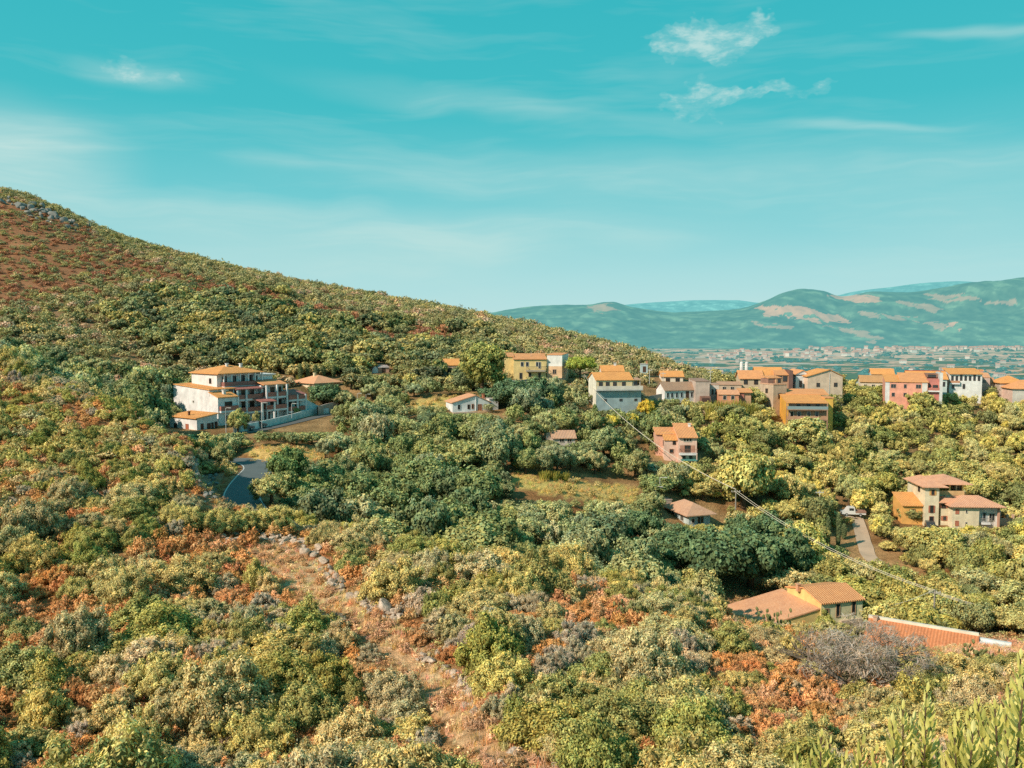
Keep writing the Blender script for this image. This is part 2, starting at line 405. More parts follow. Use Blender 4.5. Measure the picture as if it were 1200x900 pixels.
HILLRUST = [(-400,235),(60,250),(160,300),(300,340),(440,372),(560,392),(540,402),(430,388),(330,372),(250,362),(160,330),(60,345),(-400,420)]
def zone(px, py, X, Y):
    """0 scrubby hill, 1 dry path, 2 field, 3 rust, 4 meadow/terrace, 5 bare"""
    j = (fbm(X / 2.5, Y / 2.5, 8, 3) - 0.5) * 26 * np.clip(60 / np.maximum(Y, 20), 0.25, 1.0)
    k = (fbm(X / 2.5, Y / 2.5, 9, 3) - 0.5) * 18 * np.clip(60 / np.maximum(Y, 20), 0.25, 1.0)
    x = px + j; y = py + k
    z = np.zeros(np.shape(px), int)
    near = Y < 98; mid = (Y >= 98) & (Y < 280)
    for p in RUSTP: z[inpoly(x, y, p) & near] = 3
    z[inpoly(x, y, PATH) & near] = 1
    z[inpoly(x, y, YARD2) & near] = 5; z[inpoly(x, y, YARD)] = 5
    z[inpoly(x, y, FIELD) & mid] = 2
    for p in (MEADOW, TERR, TERR2): z[inpoly(x, y, p) & mid] = 4
    z[inpoly(x, y, SPURBARE) & (Y < 135)] = 5; z[inpoly(x, y, SPUR) & (Y > 84) & (Y < 135) & (z == 0)] = 7; z[inpoly(px, py, BANK) & (Y > 95) & (Y < 135)] = 6
    jj = (fbm(X / 30, Y / 30, 12, 4) - 0.5) * 120
    z[(z == 0) & inpoly(px + jj, py + jj * 0.7, HILLRUST) & (Y > 170)] = 3
    return z

# ------------------------------------------------------------------ ground sheet
nu, nd = 420, 430
ug = np.linspace(-0.93, 0.93, nu); dg = np.exp(np.linspace(math.log(2.0), math.log(1190), nd))
U, D = np.meshgrid(ug, dg, indexing='ij'); X = U * D; Y = D
Z = terrain(X, Y)
PX, PY = project(X, Y, Z)
zn = zone(PX, PY, X, Y)
n1 = fbm(X / 5, Y / 5, 21, 4); n2 = fbm(X / 1.1, Y / 1.1, 22, 3); n3 = fbm(X / 22, Y / 22, 23, 3)
def lerp(a, b, t): t = np.clip(t, 0, 1)[..., None]; return np.array(a) * (1 - t) + np.array(b) * t
far = np.clip((Y - 110) / 120, 0, 1)
gcol = lerp((0.32, 0.145, 0.06), (0.50, 0.32, 0.16), (n1 - 0.35) * 3)
gcol = gcol * (1 - far[..., None]) + lerp((0.19, 0.14, 0.07), (0.38, 0.25, 0.13), (n1 - 0.35) * 3) * far[..., None]
hill = lerp((0.27, 0.19, 0.12), (0.36, 0.20, 0.115), (n3 - 0.35) * 3)
fh = np.clip((Y - 220) / 80, 0, 1)[..., None] * (U < 0.25)[..., None]
gcol = gcol * (1 - fh) + hill * fh
pal = {1: ((0.66, 0.37, 0.19), (0.84, 0.58, 0.36)), 2: ((0.68, 0.45, 0.17), (0.75, 0.54, 0.22)), 3: ((0.46, 0.19, 0.075), (0.52, 0.26, 0.12)), 4: ((0.62, 0.44, 0.18), (0.55, 0.48, 0.16)), 5: ((0.55, 0.31, 0.20), (0.62, 0.40, 0.28)), 6: ((0.42, 0.25, 0.16), (0.50, 0.34, 0.24)), 7: ((0.42, 0.19, 0.09), (0.50, 0.30, 0.17))}
for k, (a, b) in pal.items():
    cc = lerp(a, b, (n1 * 0.5 + n2 * 0.5 - 0.3) * 2.5); gcol[zn == k] = cc[zn == k]
hr = (zn == 3) & (Y > 170); gcol[hr] = lerp((0.25, 0.12, 0.065), (0.36, 0.18, 0.10), (n1 - .3) * 2.5)[hr]
gcol = np.minimum(gcol * (0.84 + 0.62 * n2)[..., None], .9)
I = np.arange(nu * nd).reshape(nu, nd)
F = np.stack([I[:-1, :-1], I[1:, :-1], I[1:, 1:], I[:-1, 1:]], -1).reshape(-1, 4)
gm, nt, out = new_mat('ground_earth')
a = N(nt, 'ShaderNodeAttribute', attribute_name='col'); pos = N(nt, 'ShaderNodeNewGeometry').outputs['Position']
nA = noise(nt, pos, 2.2, 6, 0.7); nB = noise(nt, pos, 9, 4, 0.7)
cA = mixc(nt, ramp(nt, nA, [(0.35, (0,)*3), (0.65, (1,)*3)]), mixc(nt, 1.0, a.outputs[0], (0.55, 0.55, 0.5), 'MULTIPLY'), mixc(nt, 1.0, a.outputs[0], (1.25, 1.2, 1.1), 'MULTIPLY'))
principled(nt, out, cA, 0.95, math_n(nt, 'ADD', nA, math_n(nt, 'MULTIPLY', nB, 0.5)), 1.0, 0.25, 0.1)
g = link(bpy.data.objects.new('ground', mesh_np('ground', np.stack([X, Y, Z], -1).reshape(-1, 3), F, [gm], [('col', 'POINT', gcol.reshape(-1, 3))], smooth=True)))
tag(g, 'dry reddish hillside ground falling into the wooded valley', 'ground', kind='structure')

# ------------------------------------------------------------------ valley plain and distant hills
ZP = -150.0
HCOL = lambda c: c
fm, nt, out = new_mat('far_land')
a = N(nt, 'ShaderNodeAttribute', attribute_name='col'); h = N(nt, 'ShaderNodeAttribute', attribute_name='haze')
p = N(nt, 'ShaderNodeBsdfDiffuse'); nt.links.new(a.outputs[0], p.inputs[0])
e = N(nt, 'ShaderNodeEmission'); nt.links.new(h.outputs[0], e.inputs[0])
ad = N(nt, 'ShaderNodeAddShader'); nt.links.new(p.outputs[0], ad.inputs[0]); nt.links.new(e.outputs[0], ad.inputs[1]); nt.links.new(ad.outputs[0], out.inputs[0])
HAZE_GLOW = np.array((0.085, 0.30, 0.315))  # teal air haze, put into the far materials as emission
def sheet(name, X, Y, Z, colr, hz, label, cat):
    a, b = X.shape; I = np.arange(a * b).reshape(a, b)
    F = np.stack([I[:-1, :-1], I[1:, :-1], I[1:, 1:], I[:-1, 1:]], -1).reshape(-1, 4)
    o = link(bpy.data.objects.new(name, mesh_np(name, np.stack([X, Y, Z], -1).reshape(-1, 3), F, [fm], [('col', 'POINT', colr.reshape(-1, 3)), ('haze', 'POINT', hz.reshape(-1, 3))], smooth=True)))
    return tag(o, label, cat, kind='structure')
u = np.linspace(-1.3, 1.3, 900); d = np.exp(np.linspace(math.log(1150), math.log(9500), 300))
U, D = np.meshgrid(u, d, indexing='ij'); X = U * D; Y = D; Z = np.full_like(X, ZP) - 4 * np.clip((1400 - Y) / 250, 0, 1)
# fields: cells in world metres, stretched crosswise
q = _tab[(np.floor(X / 170 + fbm(X / 400, Y / 400, 31) * 3).astype(int)) & 255, (np.floor(Y / 120 + fbm(X / 300, Y / 300, 32) * 3).astype(int)) & 255]
w = fbm(X / 90, Y / 60, 33, 4)
c = lerp((0.46, 0.27, 0.19), (0.60, 0.38, 0.27), q)
wood = (q < 0.27) | (w > 0.58); c[wood] = lerp((0.045, 0.09, 0.05), (0.09, 0.13, 0.07), w)[wood]
grey = (q > 0.9) & ~wood; c[grey] = (0.36, 0.33, 0.28)
c *= (0.8 + 0.4 * fbm(X / 25, Y / 25, 34, 3))[..., None]
hz = HAZE_GLOW * (0.10 + 0.85 * (1 - np.exp(-np.maximum(Y - 1700, 0) / 3800)))[..., None]
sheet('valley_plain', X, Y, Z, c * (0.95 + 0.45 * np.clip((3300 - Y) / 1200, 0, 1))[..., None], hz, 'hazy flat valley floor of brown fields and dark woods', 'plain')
def ridge(name, knots, d0, d1, d2, zb, fields, hz, base, seed, lab, rough=1.0, nd=110):
    """hill range: skyline knots (px,row) reached at distance d1, foot at d0, back at d2"""
    xs = [k[0] for k in knots]; nu = int((xs[-1] - xs[0]) / 1.1)
    u = (np.linspace(xs[0], xs[-1], nu) - 600) / 1000
    top = pchip(xs, [k[1] for k in knots], u * 1000 + 600)
    y_ = (450 - top) / 1000; tz = (-ST + y_ * CT) / (CT + y_ * ST) * d1
    s = np.concatenate([np.linspace(0, 1, nd), 1 + np.linspace(0.03, 1, 25)])
    U, S = np.meshgrid(u, s, indexing='ij'); Y = np.where(S <= 1, d0 + (d1 - d0) * S, d1 + (d2 - d1) * (S - 1)); X = U * Y
    prof = np.where(S <= 1, np.sin(S * math.pi / 2) ** 1.25, np.cos((S - 1) * math.pi / 2))
    Hh = (tz - zb)[:, None]
    m = fbm(X / 650, Y / 900, seed, 5)
    env = np.sin(np.clip(S * 1.12, 0, 1) * math.pi) 
    Z = zb + Hh * prof + env * (m - 0.5) * Hh * 0.5 * rough + (fbm(X / 120, Y / 120, seed + 1, 3) - 0.5) * 14 * rough * np.clip(S * 4, 0, 1)
    px, py = project(X, Y, Z)
    t = fbm(X / 110, Y / 110, seed + 2, 5)
    t2 = fbm(X / 34, Y / 34, seed + 9, 2)
    c = lerp(base, tuple(v * 2.6 for v in base), (t - 0.3) * 2.0) * (0.65 + 0.7 * t2)[..., None]
    jx = (fbm(X / 90, Y / 90, seed + 3, 3) - 0.5) * 22; jy = (fbm(X / 90, Y / 90, seed + 4, 3) - 0.5) * 7
    for poly, fc in fields:
        k = inpoly(px + jx, py + jy, poly) & (t < 0.64)
        c[k] = (np.array(fc) * (0.65 + 0.35 * t + .3 * t2)[..., None] * .85 + c * .15)[k]
    k = (t > 0.66); c[k] *= 1.35
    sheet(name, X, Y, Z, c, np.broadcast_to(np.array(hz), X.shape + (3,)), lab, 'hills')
TAN = (0.42, 0.19, 0.11); TAN2 = (0.27, 0.15, 0.09)
F1 = [([(885,362),(905,357),(935,359),(962,366),(1000,377),(985,379),(950,377),(925,372),(900,370)], TAN), ([(965,380),(1000,386),(1040,397),(1028,402),(1000,393)], TAN2),
      ([(970,346),(1000,343),(1030,349),(1028,355),(985,352)], TAN), ([(1080,345),(1140,345),(1152,351),(1095,352)], TAN2), ([(1085,378),(1106,377),(1112,388),(1098,392)], TAN2), ([(1110,378),(1130,378),(1127,392),(1114,391)], TAN),
      ([(1060,352),(1110,362),(1105,366),(1050,357)], TAN2), ([(690,358),(715,356),(722,364),(700,368)], TAN2), ([(1010,366),(1075,372),(1080,377),(1015,371)], TAN2), ([(1150,352),(1190,352),(1190,357),(1155,357)], TAN2), ([(880,377),(930,383),(925,387),(885,381)], TAN2)]
BASE = (0.030, 0.043, 0.025)
ridge('distant_hills', [(380,398),(470,388),(540,372),(580,366),(610,361),(650,358),(690,357),(715,354),(740,360),(790,366),(830,365),(866,362),(895,353),(918,343),(940,339),(962,341),(985,348),(1020,342),(1060,343),(1100,338),(1130,333),(1165,330),(1200,325),(1300,312),(1500,300),(1700,360)],
      6400, 8600, 11500, ZP, F1, HAZE_GLOW * 0.98, BASE, 41, 'hazy green hill range with tan fields beyond the plain')
ridge('blue_ridge', [(680,366),(735,357),(775,354),(820,352),(860,352),(890,355),(960,350),(1005,341),(1040,337),(1080,332),(1120,330),(1180,335),(1300,345)], 10500, 13500, 16000, ZP, [], np.array((0.12, 0.42, 0.45)), (0.035, 0.06, 0.05), 61, 'pale blue ridge farthest behind the hill range', 0.5, 60)
# ------------------------------------------------------------------ houses
KEEP = []      # (centre x, centre y, radius) no vegetation
RECTS = []     # (px0, py0, px1, py1, D) view of a house that nearer crowns must leave open
ORANGE = (0.86, 0.38, 0.12); TERRA = (0.84, 0.37, 0.15); PALE = (0.66, 0.37, 0.22); SALMON = (0.84, 0.41, 0.21)
WHITE = (0.82, 0.78, 0.73); CREAM = (0.74, 0.60, 0.40); DARKRED = (0.44, 0.17, 0.13); FRAME = (0.62, 0.58, 0.50); BROWN = (0.13, 0.065, 0.04)
class House:
    def __init__(s, name, label, cat, px, py, a=0.0, D=None, rect=None, front=0, side=0, group=None, sink=6.0):
        p = pt(px, py, D); s.p = p; s.D = p.y; s.k = p.y / 1000
        s.a = R(a); s.yaw = s.a - math.atan((px - 600) / 1000)
        s.o = empty(name, p, s.yaw); tag(s.o, label, cat, group)
        s.cf = s.k / math.cos(s.a); s.cs = s.k / max(abs(math.sin(s.a)), 0.25); s.zb = -sink
        if rect: RECTS.append((*rect, s.D))
        if front:
            fx, fy = s.w(front / 2, side / 2); KEEP.append((fx, fy, front, side, s.yaw))
    def w(s, x, y):
        c, n = math.cos(s.yaw), math.sin(s.yaw); return s.p.x + c * x - n * y, s.p.y + n * x + c * y
    def f(s, q): return q * s.cf
    def d(s, q): return q * s.cs
    def z(s, q): return q * s.k
    def part(s, mb, name, mats, label=None):
        o = mb.build(name, mats, s.o)
        if label: o['label'] = label
        return o
    def wall(s, x0, x1, y0, y1, z0, z1, col, label=None):
        return s.part(MB().box(x0, x1, y0, y1, z0, z1), 'wall', plaster(col), label)
    def gable(s, x0, x1, y0, y1, z, rise, axis, col, wcol=None, ov=0.45, ridge=0.5, t=0.16):
        """pitched roof, ridge along axis; ridge = where it sits across"""
        if axis == 'x':
            m = y0 + (y1 - y0) * ridge; sl0 = rise / (m - y0); sl1 = rise / (y1 - m)
            A = [(y0 - ov, z - sl0 * ov), (m, z + rise), (y1 + ov, z - sl1 * ov)]; lo, hi = x0, x1
            if wcol: s.part(MB().prism([(y0 + .01, z - .01), (y1 - .01, z - .01), (m, z + rise - .03)], 'x', x0 + .004, x1 - .004), 'wall', plaster(wcol))
        else:
            m = x0 + (x1 - x0) * ridge; sl0 = rise / (m - x0); sl1 = rise / (x1 - m)
            A = [(x0 - ov, z - sl0 * ov), (m, z + rise), (x1 + ov, z - sl1 * ov)]; lo, hi = y0, y1
            if wcol: s.part(MB().prism([(x0 + .01, z - .01), (x1 - .01, z - .01), (m, z + rise - .03)], 'y', y0 + .004, y1 - .004), 'wall', plaster(wcol))
        poly = A + [(p[0], p[1] + t) for p in A[::-1]]
        return s.part(MB().prism(poly, axis, lo - ov * 0.8, hi + ov * 0.8), 'roof', tiles(col, axis.upper()))
    def shed(s, x0, x1, y0, y1, za, zb, axis, col, ov=0.4, t=0.16, wcol=None):
        """single slope: axis 'y' rises from za at y0 to zb at y1; axis 'x' the same along x"""
        u0, u1 = (y0, y1) if axis == 'y' else (x0, x1); sl = (zb - za) / (u1 - u0)
        A = [(u0 - ov, za - sl * ov), (u1 + ov, zb + sl * ov)]; poly = A + [(p[0], p[1] + t) for p in A[::-1]]
        ex = 'x' if axis == 'y' else 'y'; lo, hi = (x0, x1) if axis == 'y' else (y0, y1)
        if wcol:
            zl = min(za, zb)
            tri = [(u0 + .01, zl - .01), (u1 - .01, zl - .01), (u1 - .01, zb - .03)] if zb > za else [(u0 + .01, zl - .01), (u1 - .01, zl - .01), (u0 + .01, za - .03)]
            s.part(MB().prism(tri, ex, lo + .004, hi - .004), 'wall', plaster(wcol))
        return s.part(MB().prism(poly, ex, lo - ov * 0.6, hi + ov * 0.6), 'roof', tiles(col, ex.upper()))
    def hip(s, x0, x1, y0, y1, z, rise, col, ov=0.5, t=0.16):
        x0 -= ov; x1 += ov; y0 -= ov; y1 += ov; w, d = x1 - x0, y1 - y0
        if w >= d: r0, r1 = (x0 + d * .5, (y0 + y1) / 2), (x1 - d * .5 + 0.01, (y0 + y1) / 2)
        else: r0, r1 = ((x0 + x1) / 2, y0 + w * .5), ((x0 + x1) / 2, y1 - w * .5 + 0.01)
        vs = [(x0, y0, z), (x1, y0, z), (x1, y1, z), (x0, y1, z), (*r0, z + rise), (*r1, z + rise)]
        fs = [(0, 1, 5, 4), (2, 3, 4, 5), (1, 2, 5), (3, 0, 4)] if w >= d else [(0, 1, 4), (1, 2, 5, 4), (2, 3, 5), (3, 0, 4, 5)]
        vs += [(a, b, c - t) for a, b, c in vs[:4]]
        fs += [(0, 6, 7, 1), (1, 7, 8, 2), (2, 8, 9, 3), (3, 9, 6, 0), (6, 9, 8, 7)]
        return s.part(MB().add(vs, fs), 'roof', tiles(col, 'X' if w >= d else 'Y'))
    def win(s, face, at, u, z, w, h, frame=FRAME, shut=None, pane=None, name='window'):
        """face F(ront)/L/R wall at plane `at`; u centre along the wall, z sill height"""
        m = MB(); fr = 0.09
        def B(u0, u1, z0, z1, o0, o1, mi, mm=m):
            if face == 'F': mm.box(u0, u1, at - o1, at - o0, z0, z1, mi)
            elif face == 'L': mm.box(at - o1, at - o0, u0, u1, z0, z1, mi)
            else: mm.box(at + o0, at + o1, u0, u1, z0, z1, mi)
        u0, u1 = u - w / 2, u + w / 2
        B(u0, u1, z, z + h, -0.05, 0.012, 1)
        B(u0 - fr, u0, z - fr, z + h + fr, -0.05, 0.07, 0); B(u1, u1 + fr, z - fr, z + h + fr, -0.05, 0.07, 0)
        B(u0, u1, z + h, z + h + fr, -0.05, 0.07, 0); B(u0, u1, z - fr, z, -0.05, 0.1, 0)
        if w > 0.8: B(u - .03, u + .03, z, z + h, 0.012, 0.04, 0)
        o = s.part(m, name, [plain(frame), pane or glass_mat()])
        if shut:
            sm = MB(); q = w * 0.5
            for a, b in ((u0 - fr - q, u0 - fr - .01), (u1 + fr + .01, u1 + fr + q)):
                B(a, b, z - .05, z + h + .05, -0.02, 0.06, 0, sm)
            so_ = sm.build('shutter', [plain(shut)], o)
        return o
    def door(s, face, at, u, z, w, h, col=BROWN): return s.win(face, at, u, z, w, h, col, None, plain(tuple(v * .8 for v in col)), 'door')
    def chim(s, x, y, z0, h, w=0.5, col=WHITE):
        s.part(MB().box(x - w/2, x + w/2, y - w/2, y + w/2, z0, z0 + h).box(x - w*.7, x + w*.7, y - w*.7, y + w*.7, z0 + h, z0 + h + .12), 'chimney', plaster(col))
    def balcony(s, x0, x1, y, z, dep, col, h=0.95, rail=False, slab=WHITE):
        o = s.part(MB().box(x0, x1, y - dep, y, z - (.2 if s.D < 150 else .42), z), 'balcony', plaster(slab)); m = MB()
        if rail:
            n = max(4, int((x1 - x0) / 0.22))
            for i in range(n + 1):
                x = x0 + .03 + (x1 - x0 - .06) * i / n; m.box(x - .02, x + .02, y - dep + .03, y - dep + .07, z, z + h)
            m.box(x0, x1, y - dep + .02, y - dep + .08, z + h, z + h + .06)
            for xx in (x0, x1 - .05): m.box(xx, xx + .05, y - dep + .09, y, z + h, z + h + .06).box(xx, xx + .05, y - dep / 2, y - dep / 2 + .05, z, z + h)
        else:
            m.box(x0, x1, y - dep, y - dep + .14, z, z + h).box(x0, x0 + .14, y - dep + .141, y, z, z + h).box(x1 - .14, x1, y - dep + .141, y, z, z + h)
        m.build('railing', plain(col), o)
    def pillar(s, x, y, z0, z1, w=0.32, col=WHITE): s.part(MB().box(x - w/2, x + w/2, y - w/2, y + w/2, z0, z1), 'pillar', plaster(col))

# --- white apartment block on the spur road
TEALW = (0.80, 0.84, 0.80)
h = House('apartment_block', 'large white terraced apartment block with orange roofs and dark red balconies', 'apartment block', 256, 499, 33, None, (200, 430, 384, 506), 27, 18)
L = h.d(52); k = h.k
h.wall(0, 6.2, 3.2, L, h.zb, 7.6, WHITE)
h.shed(0, 6.2, 3.2, L, 7.6, 8.3, 'y', ORANGE, wcol=WHITE)
h.wall(0, 4.8, 0, 3.19, h.zb, 6.1, WHITE); h.shed(0, 4.8, 0, 3.1, 6.1, 7.0, 'y', ORANGE, wcol=WHITE, ov=.3)
h.wall(4.0, 15.5, 6.4, L - 1, 7.62, 10.9, WHITE); h.hip(4.0, 15.5, 5.7, L - 1, 10.95, 1.7, ORANGE, .5)
h.wall(6.21, 13.5, 4.6, L - 1.2, h.zb, 7.6, TEALW)
h.wall(13.51, 19.5, 3.4, L - 2, h.zb, 7.9, TEALW)
h.wall(19.51, 24.5, 2.6, L - 3, h.zb, 5.2, TEALW)
h.wall(14.5, 18.6, 6.0, L - 3, 7.92, 10.1, TEALW)
h.shed(13.3, 19.8, 2.2, 6.0, 8.0, 8.9, 'y', TERRA, ov=.2); h.shed(19.6, 24.7, 1.4, 5.6, 5.35, 6.2, 'y', DARKRED, ov=.2)
h.part(MB().box(13.8, 19.2, 5.6, L - 3, 10.12, 10.4), 'roof', plaster(WHITE), 'flat white roof slab')
h.shed(6.3, 13.2, 2.6, 6.3, 7.3, 8.0, 'y', DARKRED, ov=.2); h.shed(10.8, 14.6, -.6, 3.2, 4.4, 5.1, 'y', DARKRED, ov=.2)
for x0, x1, y, z, dp in ((6.3, 13.4, 4.6, 5.1, 1.9), (6.3, 13.4, 4.6, 2.2, 2.2), (13.6, 19.4, 3.4, 5.3, 1.7), (13.6, 19.4, 3.4, 2.4, 2.0), (19.6, 24.4, 2.6, 4.3, 1.6), (19.6, 24.4, 2.6, 1.6, 1.6), (5.0, 15.2, 6.4, 8.0, 1.4), (14.6, 18.5, 6.0, 8.1, .6)):
    h.balcony(x0, x1, y, z, dp, DARKRED if y != 6.4 else (.30, .14, .12), 1.0)
h.balcony(.3, 4.7, 0, 3.2, .7, DARKRED, 1.0)
for x, y, z1 in ((4.95, -.1, 6), (6.6, 2.5, 7.2), (8.9, 2.5, 7.2), (11, -.4, 4.4), (14.3, -.4, 4.4), (13.7, 1.6, 8), (16.6, 1.6, 8), (19.3, 1.5, 8), (21.9, 1.0, 5.4), (24.3, 1.0, 5.4)): h.pillar(x, y, h.zb, z1, .36)
for x in (5.2, 7.2, 9.4, 11.6, 13.4, 15.3): h.pillar(x, 5.5, 8.0, 10.85, .26)
for x in (5.9, 8.3, 10.6, 12.7, 14.5): h.win('F', 6.4, x, 8.1, 1.1, 2.1, BROWN)
for z in (0.2, 3.2): h.win('F', 0, 2.6, z + .3, 1.7, 1.5, BROWN)
for z in (2.3, 5.2):
    for x in (7.6, 9.6, 11.8): h.win('F', 4.6, x, z, 1.0, 2.0, BROWN)
    for x in (14.7, 16.6, 18.5): h.win('F', 3.4, x, z + .1, 1.1, 2.0, BROWN)
for z in (-.4, 2.4):
    for x in (20.8, 23.0): h.win('F', 2.6, x, z, 1.1, 1.9, BROWN)
for x in (7.8, 10.2, 15, 17.5): h.win('F', 4.6 if x < 13 else 3.4, x, -.5, 1.3, 2.0, BROWN)
h.win('F', 3.2, 5.4, 6.3, .8, 1.1, BROWN); h.win('L', 0, 9.5, 4.6, .35, .35); h.win('L', 4.0, 9.0, 8.7, .7, 1.0, BROWN)
h.door('F', 0, 3.4, -1.6, 2.2, 1.5, (.35, .36, .34))
h.chim(2.5, 1.5, 6.5, 1.0, .6); h.chim(9, 10, 12, .9); h.chim(12, 9, 12, .8)
h.part(MB().prism([(24.52, h.zb), (33, h.zb), (33, 1.2), (31.5, 1.2), (24.52, 4.6)], 'y', 3.0, 3.3), 'wall', plaster(WHITE), 'sloping white ramp wall')
h.part(MB().prism([(0, 0), (3.6, 0), (3.6, 2.2), (0, 2.9)], 'y', -.15, .15), 'wall', plaster(WHITE)).location = (29.6, 4.5, -1.6)
APT = h; RECTS.append((258, 430, 384, 497, h.D + 30)); q_ = h.w(14, -4.5); KEEP.append((q_[0], q_[1], 31, 11, h.yaw))
h = House('outbuilding', 'small white annex with an orange roof at the foot of the apartment block', 'annex', 231, 508, 35, APT.D - 8, (198, 482, 256, 508), 6, 9)
w, L = h.f(23), h.d(31)
h.wall(0, w, 0, L, h.zb, h.z(17.5), WHITE); h.shed(0, w, 0, L, h.z(17.5), h.z(21), 'x', ORANGE, wcol=WHITE)
h.win('L', 0, L * .35, .7, .9, 1.0, DARKRED, None, plain((.5, .16, .08))); h.win('L', 0, L * .78, .7, .9, .9, BROWN)
for u, ww in ((.25, .5), (.58, .7), (.76, .4)): h.win('F', 0, w * u, .8 if ww > .5 else .2, ww, 1.0 if ww > .5 else 1.7, BROWN)
h.win('F', 0, w * .93, .1, .5, 1.9, BROWN); h.chim(w * .3, L * .5, h.z(19), .8, .35, BROWN)
# --- villa behind
h = House('villa', 'cream villa with a hipped salmon roof behind a dark garden tree', 'villa', 369, 465, 35, None, (340, 438, 398, 458), 12, 10)
w, L = h.f(30), h.d(24)
h.wall(0, w, 0, L, h.zb, h.z(16), (.72, .58, .42)); h.hip(0, w, 0, L, h.z(16), h.z(8.5), SALMON, .7); h.chim(w * .4, L * .5, h.z(22), 1.0, .5, CREAM)
h.win('L', 0, L * .2, h.z(6), .8, 1.7, (.5, .2, .1), None, plain((.45, .17, .08))); h.win('L', 0, L * .6, h.z(6), 1, 1.3, BROWN)
for u in (.2, .5, .8): h.win('F', 0, w * u, h.z(6), 1.0, 1.4, BROWN)
# --- white gabled house
h = House('gabled_house', 'low white house with a long gable front below the tall eucalyptus', 'house', 530.5, 484, 16, None, (524, 459, 586, 484), 10, 9)
w, L = h.f(44), h.d(7) * 1.15
h.wall(0, w, 0, L, h.zb, h.z(12), (.66, .69, .70)); h.gable(0, w, 0, L, h.z(12), h.z(8), 'y', SALMON, (.66, .69, .70), .35, .62)  # bluish paint stands in for shade on the white walls
h.wall(w + .01, w + h.f(11), .3, L, h.zb, h.z(15), (.66, .70, .71)); h.part(MB().box(w - .1, w + h.f(11) + .2, .1, L + .2, h.z(15), h.z(15.8)), 'roof', plaster((.5, .47, .43)), 'flat grey roof')
h.win('F', 0, w * .17, h.z(4), h.f(3), h.z(5.5), (.5, .55, .57)); h.win('F', 0, w * .43, h.z(4.5), h.f(2), h.z(4.5), BROWN); h.win('F', 0, w * .54, h.z(4.5), h.f(2), h.z(5), (.5, .25, .15))
h.door('F', 0, w * .73, h.z(2), h.f(4), h.z(7), (.48, .22, .14)); h.part(MB().tube([(w * .62, -.1, 0), (w * .62, -.1, h.z(19))], .09), 'drainpipe', plain((.8, .8, .8)))
h.part(MB().box(-.2, w, -1.6, -.01, h.zb, h.z(1.0)), 'terrace', plaster((.45, .36, .28))); h.chim(w * .93, L * .5, h.z(15), 1.0, .5, (.5, .2, .12))
# --- yellow house and white block
YEL = (.72, .54, .25)
h = House('yellow_house', 'yellow two-storey house with a long balcony and a red tiled roof', 'house', 602, 447, 2, None, (590, 413, 641, 441), 10, 9)
w = h.f(38)
h.wall(0, w, 0, 9, h.zb, h.z(26), YEL); h.shed(0, w, 0, 9, h.z(26), h.z(31), 'y', TERRA, wcol=YEL)
h.wall(-h.f(10), -.01, 2.5, 10, h.zb, h.z(28.5), YEL); h.shed(-h.f(10), -.01, 2.5, 10, h.z(28.6), h.z(32), 'y', TERRA, ov=.3, wcol=YEL)
for u in (.26, .42, .73): h.win('F', 0, w * u, h.z(18), h.f(3), h.z(4.6), (.6, .6, .58))
h.win('F', 0, w * .8, h.z(15.5), h.f(2.4), h.z(7), (.6, .6, .58)); h.balcony(w * .38, w * .97, 0, h.z(13.5), 1.3, (.16, .15, .13), 1.0, True, (.4, .35, .28))
for u in (.22, .5, .8): h.win('F', 0, w * u, h.z(3), h.f(3), h.z(7), (.45, .35, .25))
h.part(MB().tube([(w * .56, 4, h.z(28)), (w * .56, 4, h.z(36))], .05), 'antenna', plain((.4, .4, .4)))
h2 = House('tall_house', 'tall plain house, white above and tan below, against the yellow house', 'house', 641, 446, -14, h.D + 1, (641, 414, 663, 440), 6, 8)
w = h2.f(17.5)
h2.wall(0, w, 0, 8, h2.zb, h2.z(17), (.66, .45, .28)); h2.wall(-.02, w + .02, -.02, 8, h2.z(17), h2.z(30), (.76, .72, .66)); h2.shed(0, w, 0, 8, h2.z(30), h2.z(31.3), 'y', TERRA, ov=.15, wcol=WHITE)
h2.win('R', w, 3, h2.z(19), .9, 1.3, FRAME); h2.win('R', w, 3, h2.z(8), .9, 1.3, FRAME); h2.win('F', 0, w * .5, h2.z(8), .9, 1.2, (.5, .35, .25))
# --- small orange roof
h = House('cottage', 'small house showing a bright orange roof behind the grey-blue one', 'cottage', 705, 446, 6, 246, (702, 427, 733, 439), 7, 6)
w = h.f(26)
h.wall(0, w, 0, 6, h.zb, h.z(11), (.66, .62, .56)); h.gable(0, w, 0, 6, h.z(11), h.z(6), 'x', ORANGE, WHITE, .3)
h.chim(w * .65, 3, h.z(15), 1.2, .6); h.win('F', 0, w * .3, h.z(4), 1, 1.1); h.win('F', 0, w * .7, h.z(4), 1, 1.1)
# --- big grey-blue house
h = House('hillside_house', 'large house with a cream upper floor over a blank grey-blue wall', 'house', 698.5, 481, 14, None, (692, 436, 754, 480), 12, 10)
w, L = h.f(53), h.d(6) + 3
GB = (.31, .40, .42)
h.wall(0, w, 0, L, h.zb, h.z(25), GB); h.wall(-.03, w * .80, -.02, L, h.z(25), h.z(36), (.72, .56, .34))
h.part(MB().box(-.04, 0, -.03, L, h.zb, h.z(36)), 'wall', plaster((.76, .68, .58)), 'pale end wall')
h.gable(0, w * .80, 0, L, h.z(36), h.z(7.5), 'x', ORANGE, (.76, .68, .58), .35)
h.part(MB().box(-.1, w + .1, -1.3, -.03, h.z(23.6), h.z(25)), 'balcony', plaster((.5, .5, .48))); h.part(MB().box(-.1, w + .1, -1.3, -1.15, h.z(25.02), h.z(29)), 'railing', plaster((.62, .57, .5)))
